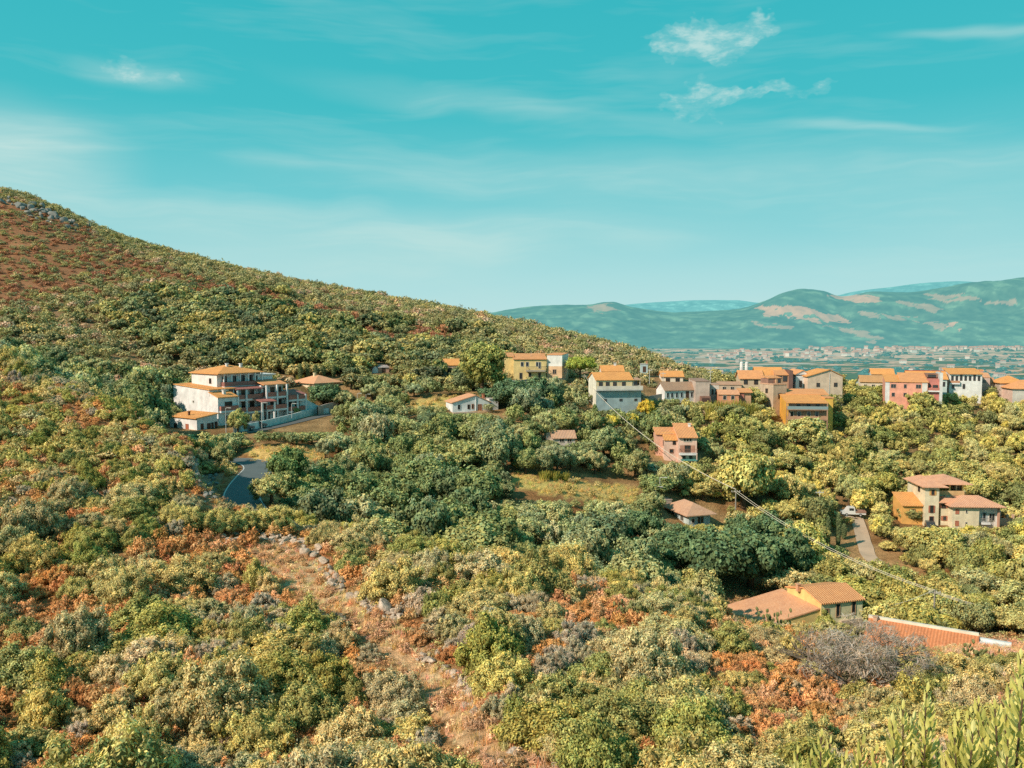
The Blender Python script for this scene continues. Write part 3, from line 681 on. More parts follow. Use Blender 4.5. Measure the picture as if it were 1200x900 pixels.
for u in (.1, .25, .41, .61): h.win('F', -.02, w * u, h.z(28), h.f(3.6), h.z(5), BROWN)
h.part(MB().box(w * .80 + .02, w, .4, L, h.z(25.02), h.z(29)), 'terrace', plaster((.55, .48, .4)))
for x, y in ((.83, .3), (.98, .3), (.83, 3.5), (.98, 3.5)): h.pillar(w * x, y, h.z(25), h.z(35.4), .22, (.5, .42, .34))
h.shed(w * .81, w, .1, 3.8, h.z(35.5), h.z(37), 'y', PALE, ov=.2, t=.1)
h.win('F', .35, w * .88, h.z(29.2), h.f(4), h.z(4.6), BROWN)
for u in (.2, .55, .88): h.win('F', 0, w * u, h.z(11), h.f(2.8), h.z(2), (.12, .12, .12))
# --- garden shed in the trees
h = House('garden_shed', 'tiny blue-grey shed with a red chimney among the crest trees', 'shed', 751, 438, 5, 262, (749, 425, 762, 436), 2, 3)
h.wall(0, h.f(8), 0, 3, h.zb, h.z(11), (.42, .52, .54)); h.part(MB().box(-.1, h.f(8) + .1, -.1, 3.1, h.z(11), h.z(11.8)), 'roof', plaster((.4, .38, .35))); h.chim(h.f(7), 1, h.z(11.8), .7, .5, (.5, .24, .14)); h.door('F', 0, h.f(4), .6, .8, 1.6)
# --- orange roofed house half hidden by trees
h = House('bungalow', 'cream bungalow with an orange roof behind the long low house', 'bungalow', 775, 452, 6, 258, (772, 435, 803, 449), 8, 6)
w = h.f(25); h.wall(0, w, 0, 6.5, h.zb, h.z(11), (.68, .6, .5)); h.gable(0, w, 0, 6.5, h.z(11), h.z(5.5), 'x', ORANGE, WHITE, .4)
for u in (.3, .75): h.win('F', 0, w * u, h.z(4), 1.1, 1.2, BROWN)
# --- long low house
h = House('long_house', 'long low house with a white gable end and a faded brown roof', 'house', 779, 471, 30, None, (768, 447, 816, 467), 9, 8)
w, L = h.f(35), h.d(10)
h.wall(0, w, 0, L, h.zb, h.z(14), (.62, .64, .62)); h.part(MB().box(-.04, -.002, .01, L - .01, h.zb, h.z(14)), 'wall', plaster(WHITE), 'white end wall'); h.gable(0, w, 0, L, h.z(14), h.z(8), 'x', (.48, .29, .18), WHITE, .35)
for u in (.1, .24, .4, .56, .9): h.win('F', 0, w * u, h.z(5), h.f(2.4), h.z(5.5), (.5, .55, .56))
h.door('F', 0, w * .75, h.z(3.5), h.f(3), h.z(8), BROWN)
h2 = House('plaster_house', 'windowless pinkish plaster building joined to the long low house', 'building', 815, 472, 14, h.D + 1, (814, 446, 832, 470), 5, 8)
w = h2.f(16); h2.wall(0, w, 0, 8, h2.zb, h2.z(25), (.50, .40, .34)); h2.shed(0, w, 0, 8, h2.z(25), h2.z(26.5), 'y', (.42, .26, .18), ov=.15, wcol=(.5, .4, .34))
h2.part(MB().box(w * .3, w - .1, -1.6, -.02, h2.zb, h2.z(8)), 'wall', plaster((.24, .13, .10)), 'dark red garage front'); h2.door('F', -1.62, w * .62, -.6, 1.8, 1.9, (.13, .07, .06))
h3 = House('flat_roofed_house', 'small flat roofed house with grey shutters next to the salmon house', 'house', 832, 465, 4, h.D + 6, (832, 450, 842, 463), 3, 6)
w = h3.f(10); h3.wall(0, w, 0, 6, h3.zb, h3.z(14), (.6, .54, .48)); h3.part(MB().box(-.1, w + .1, -.1, 6.1, h3.z(14), h3.z(15)), 'roof', plaster((.46, .3, .22)))
for u in (.3, .72): h3.win('F', 0, w * u, h3.z(3), h3.f(2.2), h3.z(6), (.4, .42, .42))
h4 = House('salmon_house', 'salmon coloured house with a flat orange wall facing the valley', 'house', 842, 473, 6, h.D - 1, (838, 455, 868, 472), 6, 7)
w = h4.f(23); h4.wall(0, w, 0, 6, h4.zb, h4.z(11), (.58, .27, .16)); h4.gable(0, w, 0, 6, h4.z(11), h4.z(4), 'x', SALMON, (.58, .27, .16), .3)
h4.wall(w + .01, w + h4.f(7), 1.5, 6, h4.zb, h4.z(13), DARKRED); h4.shed(w + h4.f(1), w + h4.f(16), 1.2, 6, h4.z(13), h4.z(16), 'y', TERRA, ov=.2)
h4.wall(w + h4.f(7) + .01, w + h4.f(15), 1.8, 6, h4.zb, h4.z(13), (.5, .3, .2)); h4.win('F', 0, w * .3, h4.z(5), .8, 1); h4.win('F', 0, w * .7, h4.z(5), .8, 1)
h5 = House('rendered_house', 'tan rendered house with a low wall above the salmon house', 'house', 842, 462, 6, h.D + 14, (841, 449, 868, 458), 6, 6)
w = h5.f(26); h5.wall(0, w, 0, 6, h5.zb, h5.z(11), (.55, .42, .31)); h5.shed(0, w, 0, 6, h5.z(11), h5.z(13), 'y', PALE, ov=.2, wcol=(.55, .42, .31)); h5.win('F', 0, w * .6, h5.z(4), .9, 1.2); h5.win('F', 0, w * .25, h5.z(4), .9, 1.2)
# --- roofs at the saddle
h = House('courtyard_house', 'wide tan house under several orange roofs with two white water tanks', 'house', 867, 459, 8, 250, (863, 426, 922, 452), 12, 11)
w = h.f(26); h.wall(0, w, 0, 8, h.zb, h.z(16), (.56, .44, .31)); h.gable(0, w, 0, 8, h.z(16), h.z(8), 'x', TERRA, (.56, .44, .31), .5)
h.wall(w + .01, h.f(50), 1.5, 10, h.zb, h.z(17), (.48, .33, .22)); h.gable(w - h.f(6), h.f(50), 2, 11, h.z(17.5), h.z(10), 'x', ORANGE, (.5, .34, .22), .4)
h.wall(h.f(40), h.f(54), -1, 6, h.zb, h.z(20), (.42, .25, .17)); h.shed(h.f(40), h.f(54), -1, 6, h.z(20), h.z(25), 'y', TERRA, ov=.2, wcol=(.42, .25, .17)); h.wall(h.f(54) + .01, h.f(58), -2, 6, h.zb, h.z(25.5), (.17, .10, .085))
for u in (.25, .7): h.win('F', 0, w * u, h.z(9), 1.0, 1.2, BROWN)
h.win('F', -1, h.f(44), h.z(13), 1.1, 1.5, BROWN); h.win('F', -1, h.f(50), h.z(13), 1.1, 1.5, BROWN)
for x in (h.f(5), h.f(11)): h.part(MB().tube([(x, 6.5, h.z(18)), (x, 6.5, h.z(33))], .5, 10).tube([(x, 6.5, h.z(33)), (x, 6.5, h.z(34.2))], [.58, .2], 10), 'chimney', plaster(WHITE), 'round white stack')
h = House('stepped_house', 'tan stone house with a shaded front and stepped parapets', 'house', 906, 473, 38, 232, (891, 443, 924, 472), 6, 6)
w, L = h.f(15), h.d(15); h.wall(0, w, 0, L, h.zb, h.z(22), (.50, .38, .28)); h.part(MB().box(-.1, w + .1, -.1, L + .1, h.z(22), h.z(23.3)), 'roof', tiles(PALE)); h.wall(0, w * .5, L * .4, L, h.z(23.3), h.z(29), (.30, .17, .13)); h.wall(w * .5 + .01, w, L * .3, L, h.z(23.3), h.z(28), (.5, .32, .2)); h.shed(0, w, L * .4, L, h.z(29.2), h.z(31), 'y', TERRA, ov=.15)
h.win('L', 0, L * .5, h.z(12), .9, 1.1, BROWN); h.win('F', 0, w * .5, h.z(6), 1, 1.3, BROWN); h.win('F', L * .3, w * .72, h.z(24), .8, .9, BROWN)
# --- barn like gable
h = House('gable_house', 'wide grey-tan house with a broad gable end and orange roof slopes', 'house', 946, 468, 26, 248, (930, 431, 986, 458), 12, 12)
w, L = h.f(39), h.d(8) + 3; GT = (.66, .50, .38)
h.wall(0, w, 0, L, h.zb, h.z(27), GT); h.gable(0, w, 0, L, h.z(27), h.z(7.5), 'y', ORANGE, GT, .4, .62)
h.wall(-h.f(9), -.01, 2.5, L, h.zb, h.z(27), WHITE); h.gable(-h.f(9), h.f(6), 3, L + 3, h.z(28.5), h.z(5), 'y', TERRA, WHITE, .3, .6)
h.win('F', 2.5, -h.f(3.5), h.z(14), h.f(2.5), h.z(7), BROWN); h.part(MB().tube([(w * .62, -.08, 0), (w * .62, -.08, h.z(30))], .08), 'drainpipe', plain((.65, .62, .58))); h.win('F', 0, w * .3, h.z(15), .9, 1.0, BROWN); h.win('F', 0, w * .8, h.z(15), .9, 1.0, BROWN)
# --- orange house
OR = (.74, .36, .07)
h = House('orange_house', 'bright orange house with a blue-grey balcony rail across its front', 'house', 921, 500, 12, None, (911, 457, 978, 495), 11, 9)
w, L = h.f(45), h.d(9)
h.wall(0, w, 0, L, h.zb, h.z(30), (.40, .23, .15)); h.part(MB().box(-.05, -.002, -.02, L, h.zb, h.z(30.5)), 'wall', plaster(OR), 'sunlit orange end wall'); h.shed(0, w, -.9, L, h.z(28.5), h.z(35), 'y', ORANGE, ov=.35, wcol=OR)  # end wall painted brighter as if sunlit, front kept browner
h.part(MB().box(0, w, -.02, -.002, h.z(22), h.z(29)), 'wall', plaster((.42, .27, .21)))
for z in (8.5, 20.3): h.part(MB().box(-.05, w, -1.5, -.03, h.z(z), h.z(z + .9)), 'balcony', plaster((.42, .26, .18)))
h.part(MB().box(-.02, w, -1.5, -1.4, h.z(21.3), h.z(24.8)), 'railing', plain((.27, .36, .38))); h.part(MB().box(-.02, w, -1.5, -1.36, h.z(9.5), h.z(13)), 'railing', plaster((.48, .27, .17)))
for u in (.14, .32, .56, .76): h.win('F', 0, w * u, h.z(11.5), h.f(3.4), h.z(6.2), FRAME)
for u in (.3, .55, .78): h.win('F', -.02, w * u, h.z(23.5), h.f(3), h.z(4.2), BROWN)
h.pillar(.1, -1.3, h.zb, h.z(28), .25, OR); h.pillar(w - .15, -1.3, h.zb, h.z(28), .25, (.42, .25, .17)); h.win('F', 0, w * .72, h.z(1.5), h.f(3), h.z(5), BROWN); h.win('F', 0, w * .3, h.z(1.5), h.f(3), h.z(5), BROWN)
h.wall(w + .01, w + h.f(10), 2.5, L + 4, h.zb, h.z(33), (.68, .43, .10)); h.shed(h.f(8), w + h.f(10), L, L + 5, h.z(35.5), h.z(40), 'y', TERRA, ov=.3); h.wall(h.f(8), w, L + .01, L + 4.8, h.zb, h.z(35.4), (.66, .42, .12)); h.part(MB().box(w, w + h.f(10) + .2, 2.3, L - .1, h.z(33), h.z(34)), 'roof', tiles(TERRA))
# --- pink house
PK = (.70, .33, .24)
h = House('pink_house', 'pink two-storey house with pale corners and small square windows', 'house', 1037, 476, 6, None, (1036, 437, 1099, 470), 12, 9)
w = h.f(45); L = 8
h.wall(0, w, 0, L, h.zb, h.z(29), PK); h.part(MB().box(-.05, h.f(4.5), -.04, -.002, h.zb, h.z(29)), 'wall', plaster((.62, .62, .62)), 'pale corner strip'); h.part(MB().box(w - h.f(6), w - h.f(.5), -.04, -.002, h.zb, h.z(29)), 'wall', plaster((.6, .58, .56)), 'pale corner strip')
h.shed(0, w * .36, 0, L, h.z(29), h.z(35), 'y', ORANGE, ov=.3, wcol=PK); h.shed(w * .36, w, 0, L, h.z(29), h.z(37.5), 'y', TERRA, ov=.3, wcol=PK)
for u, ww in ((.19, 5), (.47, 2.6), (.78, 5)): h.win('F', 0, w * u, h.z(22), h.f(ww), h.z(4), (.42, .3, .26))
for u in (.19, .47, .77): h.win('F', 0, w * u, h.z(12), h.f(3), h.z(4), (.42, .3, .26))
x0 = w + .01; x1 = w + h.f(12.5)
h.wall(x0, x1, 1.2, L, h.zb, h.z(32), (.52, .20, .17)); h.shed(x0, x1, 2.5, L, h.z(32), h.z(34), 'y', (.5, .2, .15), ov=.1); h.win('F', 1.2, x0 + h.f(2.5), h.z(21), h.f(1.6), h.z(5), BROWN); h.win('F', 1.2, x0 + h.f(8.5), h.z(21), h.f(5), h.z(4.5), BROWN)  # set-back part painted darker pink for the shade of its recess
h.wall(x0, x1, 3.5, L, h.z(34), h.z(38.5), (.24, .15, .12)); h.win('F', 3.5, x0 + h.f(6), h.z(34.5), h.f(8), h.z(2.6), BROWN); h.win('F', 1.2, x0 + h.f(5), h.z(10), h.f(2), h.z(4), BROWN)
h.wall(x1 + .01, x1 + h.f(3), .2, L, h.zb, h.z(40), (.6, .61, .6)); h.part(MB().tube([(x1 + .4, 2, h.z(40)), (x1 + .4, 2, h.z(46))], .12), 'chimney', plain((.3, .28, .26))); h.balcony(w * .0 + x0, x1, 1.2, h.z(19.5), .9, (.55, .2, .16), .8)
# --- houses behind the pink one
h = House('pale_house', 'low pale house with a yellowish orange roof before the farther roofs', 'house', 1008, 461, 6, 285, (1004, 439, 1037, 452), 8, 7)
w = h.f(28); h.wall(0, w, 0, 7, h.zb, h.z(14), (.66, .56, .44)); h.gable(0, w, 0, 7, h.z(14), h.z(6.5), 'x', (.62, .33, .14), WHITE, .4)
for u in (.2, .5, .8): h.win('F', 0, w * u, h.z(7), .9, 1.0)
h = House('back_house', 'half hidden blue-walled house with an orange roof in the back row', 'house', 1021, 452, 6, 306, (1019, 433, 1046, 442), 8, 7)
w = h.f(24); h.wall(0, w, 0, 7, h.zb, h.z(14), (.48, .55, .58)); h.gable(0, w, 0, 7, h.z(14), h.z(5.5), 'x', ORANGE, WHITE, .4); h.win('F', 0, w * .3, h.z(8), 1, 1.1); h.win('F', 0, w * .7, h.z(8), 1, 1.1)
h = House('teal_walled_house', 'house with a long orange roof and teal wall between pink and white houses', 'house', 1064, 458, 10, 268, (1060, 433, 1106, 452), 11, 8)
w = h.f(41); h.wall(0, w, 0, 9, h.zb, h.z(14.5), (.50, .60, .58)); h.gable(0, w, 0, 9, h.z(14.5), h.z(8), 'x', ORANGE, WHITE, .4); h.part(MB().box(-.2, w + .2, 4.3, 4.8, h.z(22.7), h.z(23.6)), 'ridge_cap', plain((.4, .09, .05)))
for u in (.55, .72, .9): h.win('F', 0, w * u, h.z(6), 1.0, 1.3, BROWN)
h = House('white_house', 'white house with a row of seven dark windows under an orange roof', 'house', 1112, 462, 16, 268, (1103, 430, 1147, 452), 10, 8)
w, L = h.f(34), 7.5; h.wall(0, w, 0, L, h.zb, h.z(24), (.72, .70, .68)); h.shed(0, w, -.4, L, h.z(24), h.z(29), 'y', ORANGE, ov=.35, wcol=WHITE); h.part(MB().box(-.05, -.002, 0, L, h.zb, h.z(24)), 'wall', plaster((.72, .52, .42)), 'pinkish end wall')
for i in range(7): h.win('F', 0, w * (.09 + .135 * i), h.z(16.5), h.f(1.9), h.z(5 if i not in (2, 5) else 6.5), BROWN)
for u in (.12, .45): h.win('F', 0, w * u, h.z(7), h.f(2), h.z(5), BROWN)
h.balcony(.0, w * .3, 0, h.z(13.5), .8, (.6, .3, .18), .7)
h = House('low_house', 'low house in weathered pink beside the row of dark windows', 'house', 1146, 458, 8, 272, (1145, 432, 1160, 446), 4, 5)
w = h.f(12); h.wall(0, w, 0, 5, h.zb, h.z(16), (.5, .36, .31)); h.shed(0, w, 0, 5, h.z(16), h.z(20), 'y', SALMON, ov=.2, wcol=(.5, .36, .31)); h.wall(w * .1, w * .6, 5.01, 8, h.zb, h.z(23), (.45, .27, .22)); h.part(MB().box(w * .05, w * .65, 4.9, 8.1, h.z(23), h.z(24)), 'roof', tiles(TERRA)); h.win('F', 0, w * .5, h.z(9), 1, 1.1)
h = House('sunken_house', 'faded orange roof just showing above the trees at the village edge', 'house', 1147, 466, 6, None, (1146, 444, 1162, 451), 4, 5)
w = h.f(15); h.wall(0, w, 0, 5, h.zb, h.z(17), (.55, .45, .36)); h.gable(0, w, 0, 5, h.z(17), h.z(6), 'x', (.58, .30, .15), WHITE, .3); h.win('F', 0, w * .5, h.z(10), 1, 1)
h = House('end_house', 'grey house with a broad orange roof at the end of the village ridge', 'house', 1186, 478, 22, None, (1178, 438, 1212, 468), 12, 9)
w, L = h.f(46), h.d(6) + 3; h.wall(0, w, 0, L, h.zb, h.z(23), (.52, .50, .46)); h.hip(0, w, 0, L, h.z(23), h.z(9.5), TERRA, .6); h.part(MB().box(-.05, -.002, 0, L, h.zb, h.z(23)), 'wall', plaster((.68, .48, .40)), 'pinkish end wall')
h.wall(-1, w * .5, L + .02, L + 7, h.zb, h.z(28), (.5, .4, .33)); h.hip(-1, w * .5, L + .02, L + 7, h.z(28), h.z(8), ORANGE, .5)
h.win('F', 0, w * .32, h.z(12), 1, 1.4, BROWN); h.win('F', 0, w * .7, h.z(12), 1, 1.4, BROWN); h.chim(w * .4, L * .5, h.z(29), 1, .6)
# --- three storey pink house in the valley
P3 = (.72, .48, .39)
h = House('terraced_house', 'narrow three-storey pink house alone among the valley trees', 'house', 779, 541, 8, None, (768, 499, 819, 541), 9, 8)
w = h.f(37); m = h.f(15.5)
h.wall(0, m, 1.0, 8, h.zb, h.z(25), P3); h.shed(-h.f(8), m, 3.4, 8, h.z(30), h.z(35), 'y', TERRA, ov=.25); h.shed(0, m, 1.0, 4.2, h.z(25), h.z(31), 'y', ORANGE, ov=.25, wcol=P3); h.wall(-h.f(8), -.01, 3.5, 8, h.zb, h.z(30), (.66, .38, .28)); h.wall(0, m, 4.3, 8, h.z(25), h.z(31), P3)
h.wall(m + .01, w, 0, 8, h.zb, h.z(29), P3); h.shed(m, w, -.3, 8, h.z(29), h.z(40), 'y', TERRA, ov=.3, wcol=P3)
h.win('F', 1.0, m * .75, h.z(20), h.f(3), h.z(4), BROWN); h.win('F', 1.0, m * .55, h.z(10), h.f(4), h.z(4), (.4, .2, .12)); h.win('L', 0, 2.3, h.z(18), .6, 1, BROWN)
c_ = (m + w) / 2
for dx in (-3.3, 0, 3.3): h.win('F', 0, c_ + h.f(dx), h.z(24.3), h.f(2.5), h.z(3.4), FRAME)
h.part(MB().box(m + h.f(2), w - h.f(2), -.012, .1, h.z(11.5), h.z(19.5)), 'wall', plaster((.46, .24, .17)), 'recessed brown loggia wall'); h.win('F', -.012, c_, h.z(12), h.f(6), h.z(7.2), BROWN)
h.balcony(m + h.f(1), w, 0, h.z(10.8), 1.0, (.3, .16, .12), .9, True); h.win('F', 0, c_ - h.f(4), h.z(2), h.f(3), h.z(5), BROWN); h.win('F', 0, c_ + h.f(4), h.z(2), h.f(3), h.z(5), BROWN)
h.part(MB().box(m + h.f(3), w - h.f(1), -1.8, -.05, h.z(2.2), h.z(3.4)), 'awning', plain((.10, .30, .27))); h.pillar(w - .15, -.95, h.zb, h.z(10.5), .2, P3); h.chim(w * .9, 6, h.z(36), 1)
# --- low hip roofed house
h = House('low_blue_house', 'low blue-grey house under a wide pinkish hipped roof deep in the trees', 'house', 807, 617, 30, None, (776, 586, 836, 614), 10, 10)
w, L = h.f(25), h.d(26); h.wall(0, w, 0, L, h.zb, h.z(14), (.42, .51, .52)); h.hip(-.2, w + .2, -.2, L, h.z(14.2), h.z(11), PALE, .7); h.win('F', 0, w * .55, h.z(3), h.f(7), h.z(8), (.5, .58, .6)); h.win('F', 0, w * .2, h.z(4), h.f(3), h.z(5)); h.win('L', 0, L * .3, h.z(4), 1, 1.2); h.win('L', 0, L * .7, h.z(4), 1, 1.2)
h.wall(-2, w * .3, L + .8, L + 4, h.zb, h.z(20), (.5, .4, .33)); h.part(MB().box(-2.2, w * .3 + .2, L + .75, L + 4.2, h.z(20), h.z(21)), 'roof', plaster((.45, .34, .28)), 'flat tan roof')
# --- roof peeping from the wood
h = House('hidden_house', 'tan roof of a house almost swallowed by the middle trees', 'house', 648, 521, 8, None, (638, 506, 677, 516), 6, 5)
w = h.f(26); h.wall(0, w, 0, 5, h.zb, h.z(8), (.5, .45, .4)); h.gable(0, w, 0, 5, h.z(8), h.z(6.5), 'x', PALE, WHITE, .4); h.wall(-h.f(7), -.02, 1.5, 5, h.zb, h.z(12), (.62, .52, .44)); h.part(MB().box(-h.f(7.4), -.02, 1.4, 5.1, h.z(12), h.z(12.8)), 'roof', plaster((.6, .5, .42))); h.win('F', 0, w * .4, h.z(3), .9, 1); h.win('F', 0, w * .75, h.z(3), .9, 1)
h = House('farmhouse', 'low farmhouse with pale orange roofs behind shrubs beside the eucalyptus', 'farmhouse', 503, 442, 4, None, (500, 418, 542, 438), 9, 6)
w = h.f(36); h.wall(0, w, 0, 6, h.zb, h.z(12), (.55, .42, .32)); h.gable(0, w * .5, 0, 6, h.z(12), h.z(6), 'x', PALE, (.5, .38, .3), .4); h.gable(w * .5 + .2, w, .6, 6, h.z(14), h.z(6.5), 'x', ORANGE, (.5, .38, .3), .3)
for u in (.15, .35, .65, .85): h.win('F', 0, w * u, h.z(3), 1.1, 1.9, BROWN)
h.pillar(w * .12, -1.2, h.zb, h.z(9), .3, CREAM); h.pillar(w * .3, -1.2, h.zb, h.z(9), .3, CREAM); h.shed(0, w * .5, -1.4, 0, h.z(9), h.z(11), 'y', PALE, ov=.15)
h = House('stone_hut', 'tiny whitewashed hut with a reddish lean-to on the wooded slope', 'hut', 443, 437, 10, None, (438, 428, 458, 437), 4, 4)
w = h.f(13); h.wall(0, w, 0, 4, h.zb, h.z(6), (.5, .3, .22)); h.shed(0, w, 0, 4, h.z(6), h.z(8), 'y', (.5, .42, .36), ov=.2, wcol=(.5, .3, .22)); h.part(MB().prism([(-1.6, h.zb), (-.02, h.zb), (-.02, 1.2), (-.8, 2.0), (-1.6, 1.2)], 'y', 0, 2.5), 'wall', plaster(WHITE)); h.door('F', 0, w * .5, 0, .8, 1.4)
# --- villa on the facing slope
CV = (.82, .61, .44); VR = (.80, .40, .23)
h = House('cream_villa', 'large cream villa with a loggia, red shutters and hipped roofs', 'villa', 1083, 617, 22, None, (1056, 562, 1168, 617), 17, 13)
k1 = h.f(1)
u1 = h.f(15); h.wall(0, u1, 0, 9, h.zb, h.z(48), CV); h.hip(-.3, u1 + 1, -.3, 9, h.z(48.3), h.z(7), VR, .5)
h.win('F', 0, u1 * .55, h.z(38), h.f(3.2), h.z(6), (.55, .25, .12), (.66, .40, .13)); h.win('F', 0, u1 * .5, h.z(17), h.f(3), h.z(8), BROWN, (.45, .16, .10)); h.win('F', 0, u1 * .5, h.z(4), h.f(4), h.z(8), (.35, .14, .09)); h.win('L', 0, 3, h.z(39), .8, 1.3, BROWN)
x1 = h.f(50); h.wall(u1 + .01, x1, 3.5, 10, h.zb, h.z(34), CV); h.part(MB().box(u1 + .02, x1, 7.5, 10, h.z(34), h.z(48.5)), 'wall', plaster((.74, .46, .12)), 'deep yellow loggia wall'); h.hip(u1 + .4, x1 + .6, 2.6, 10.4, h.z(49), h.z(7.5), VR, .5)
for x in (u1 + .5, u1 + (x1 - u1) * .55, x1 - .3): h.pillar(x, 3.6, h.z(34), h.z(49), .3, (.74, .5, .2))
h.part(MB().box(u1 + .02, x1, 3.4, 3.6, h.z(34), h.z(39.5)), 'railing', plaster((.6, .4, .2))); h.win('F', 7.5, u1 + (x1 - u1) * .25, h.z(39), 1.4, 1.5, BROWN); h.part(MB().box(x1 - h.f(8), x1, 3.9, 7.48, h.z(34.02), h.z(48.4)), 'wall', plaster(CV)); h.win('F', 3.9, x1 - h.f(4), h.z(39.5), h.f(5.5), h.z(5.5), (.5, .3, .12))
x2 = h.f(37)      # lower block, its set-back right part painted cooler to stand for shade
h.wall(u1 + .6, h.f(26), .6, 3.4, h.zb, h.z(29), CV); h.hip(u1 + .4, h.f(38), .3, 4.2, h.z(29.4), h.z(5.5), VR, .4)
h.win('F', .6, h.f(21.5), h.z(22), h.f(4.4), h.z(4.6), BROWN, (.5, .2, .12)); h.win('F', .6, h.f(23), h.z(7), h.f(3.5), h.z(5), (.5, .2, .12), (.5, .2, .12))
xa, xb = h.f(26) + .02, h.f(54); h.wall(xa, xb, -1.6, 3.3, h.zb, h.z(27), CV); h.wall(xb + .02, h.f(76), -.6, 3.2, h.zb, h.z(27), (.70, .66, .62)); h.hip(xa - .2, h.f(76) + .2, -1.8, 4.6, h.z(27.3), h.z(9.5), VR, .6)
for u, z, ww, hh, c in ((.17, 18, 3, 5, (.5, .19, .12)), (.17, 4, 3, 5, (.5, .19, .12)), (.52, 19, 1.4, 3, FRAME), (.52, 4.5, 1.4, 3.5, FRAME)): h.win('F', -1.6, xa + (xb - xa) * u, h.z(z), h.f(ww), h.z(hh), c, None, plain(c) if ww > 2 else None)
h.win('F', -.6, h.f(62), h.z(9), h.f(2.6), h.z(9), (.3, .33, .35), (.45, .5, .5)); h.win('F', -.6, h.f(70), h.z(9), 1, 1.4); h.balcony(h.f(58), h.f(67), -.6, h.z(7.5), .8, (.35, .33, .3), .8, True)
h.pillar(h.f(76) - .1, -1.2, h.zb, h.z(26.5), .35, (.5, .28, .2)); h.part(MB().box(h.f(79), h.f(112), 1.5, 1.8, h.zb, h.z(9)).box(h.f(79), h.f(88), 2.5, 5, h.zb, h.z(17)), 'wall', plaster((.62, .42, .32)), 'low garden wall of the villa')
for i in range(4): h.pillar(h.f(92 + 6 * i), 1.5, h.z(9), h.z(14), .4, (.6, .38, .28))
lw = h.d(20); h.wall(-h.f(22), -.02, 1.0, 6, h.zb, h.z(24), (.72, .38, .12)); h.shed(-h.f(22), -.02, .8, 6, h.z(24), h.z(33), 'y', ORANGE, ov=.3, wcol=(.72, .38, .12)); h.win('F', 1, -h.f(11), h.z(12), 1, 1.2, BROWN)
# --- near yellow farmhouse
h = House('yellow_farmhouse', 'pale yellow farmhouse with a tiled lower wing beyond the shrubs', 'farmhouse', 962, 738, 37, 107, (862, 679, 1012, 730), 9, 13)
w, L = h.f(47), h.d(44) * .92; YF = (.74, .54, .22); ze = h.z(32)
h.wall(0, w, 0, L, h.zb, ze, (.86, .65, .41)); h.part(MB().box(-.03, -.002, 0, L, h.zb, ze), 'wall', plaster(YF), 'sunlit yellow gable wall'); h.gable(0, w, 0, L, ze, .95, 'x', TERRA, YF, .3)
for u, ww, z0, hh in ((.13, .55, 16, .9), (.40, .5, 14, 1.6), (.78, .5, 15, 1.65)): h.win('F', 0, w * u, h.z(z0), ww, hh, (.45, .3, .18))
h.part(MB().box(w * .45, w, -.35, -.01, h.zb, h.z(9)), 'wall', plaster((.5, .4, .3)), 'stone plinth'); h.chim(-.3, L * .62, ze + .3, .9, .45, (.6, .33, .2))
h.wall(-10.2, -.04, .6, L + 1.2, h.zb, .7, (.55, .33, .2)); h.shed(-10.2, -.04, .3, L + 1.4, .85, 2.6, 'x', SALMON, ov=.25, wcol=YF)
h.wall(-12.0, -10.6, 4.5, 7.4, h.zb, 1.5, (.74, .62, .5)); h.gable(-12.2, -10.5, 4.3, 7.6, 1.5, .6, 'y', TERRA, (.74, .62, .5), .2); h.win('F', .6, -3, -.4, .8, .9)
YFH = h; q_ = h.w(-6, 4); KEEP.append((q_[0], q_[1], 14, 13, h.yaw)); RECTS.append((862, 700, 965, 730, h.D + 12))
# --- red roofed store with a white parapet
h = House('store_building', 'low building with a wide flat red-tiled roof edged by a white parapet', 'building', 1006, 776, -10, 92, (1005, 726, 1166, 768), 14, 7)
w = h.f(150)
h.wall(0, w * .92, 0, 6.4, h.zb, .6, (.5, .27, .18)); h.shed(0, w * .8, -.2, 6.2, .7, 3.0, 'y', (.70, .26, .11), ov=.1)
h.part(MB().box(-.1, w * .8, 6.25, 6.65, h.zb, 3.45), 'parapet', plaster((.76, .66, .55))); h.part(MB().box(w * .8, w * 1.02, 6.2, 6.6, h.zb, 3.0).box(w * .8, w * 1.02, 5.0, 6.19, h.zb, 2.75), 'parapet', plaster((.58, .62, .62)), 'pale whitish-teal end wall'); h.chim(w * .05, 6.0, 2.6, .9, .4, (.5, .35, .25)); h.win('F', 0, w * .3, -.6, 1, .9); h.win('F', 0, w * .6, -.6, 1, .9)
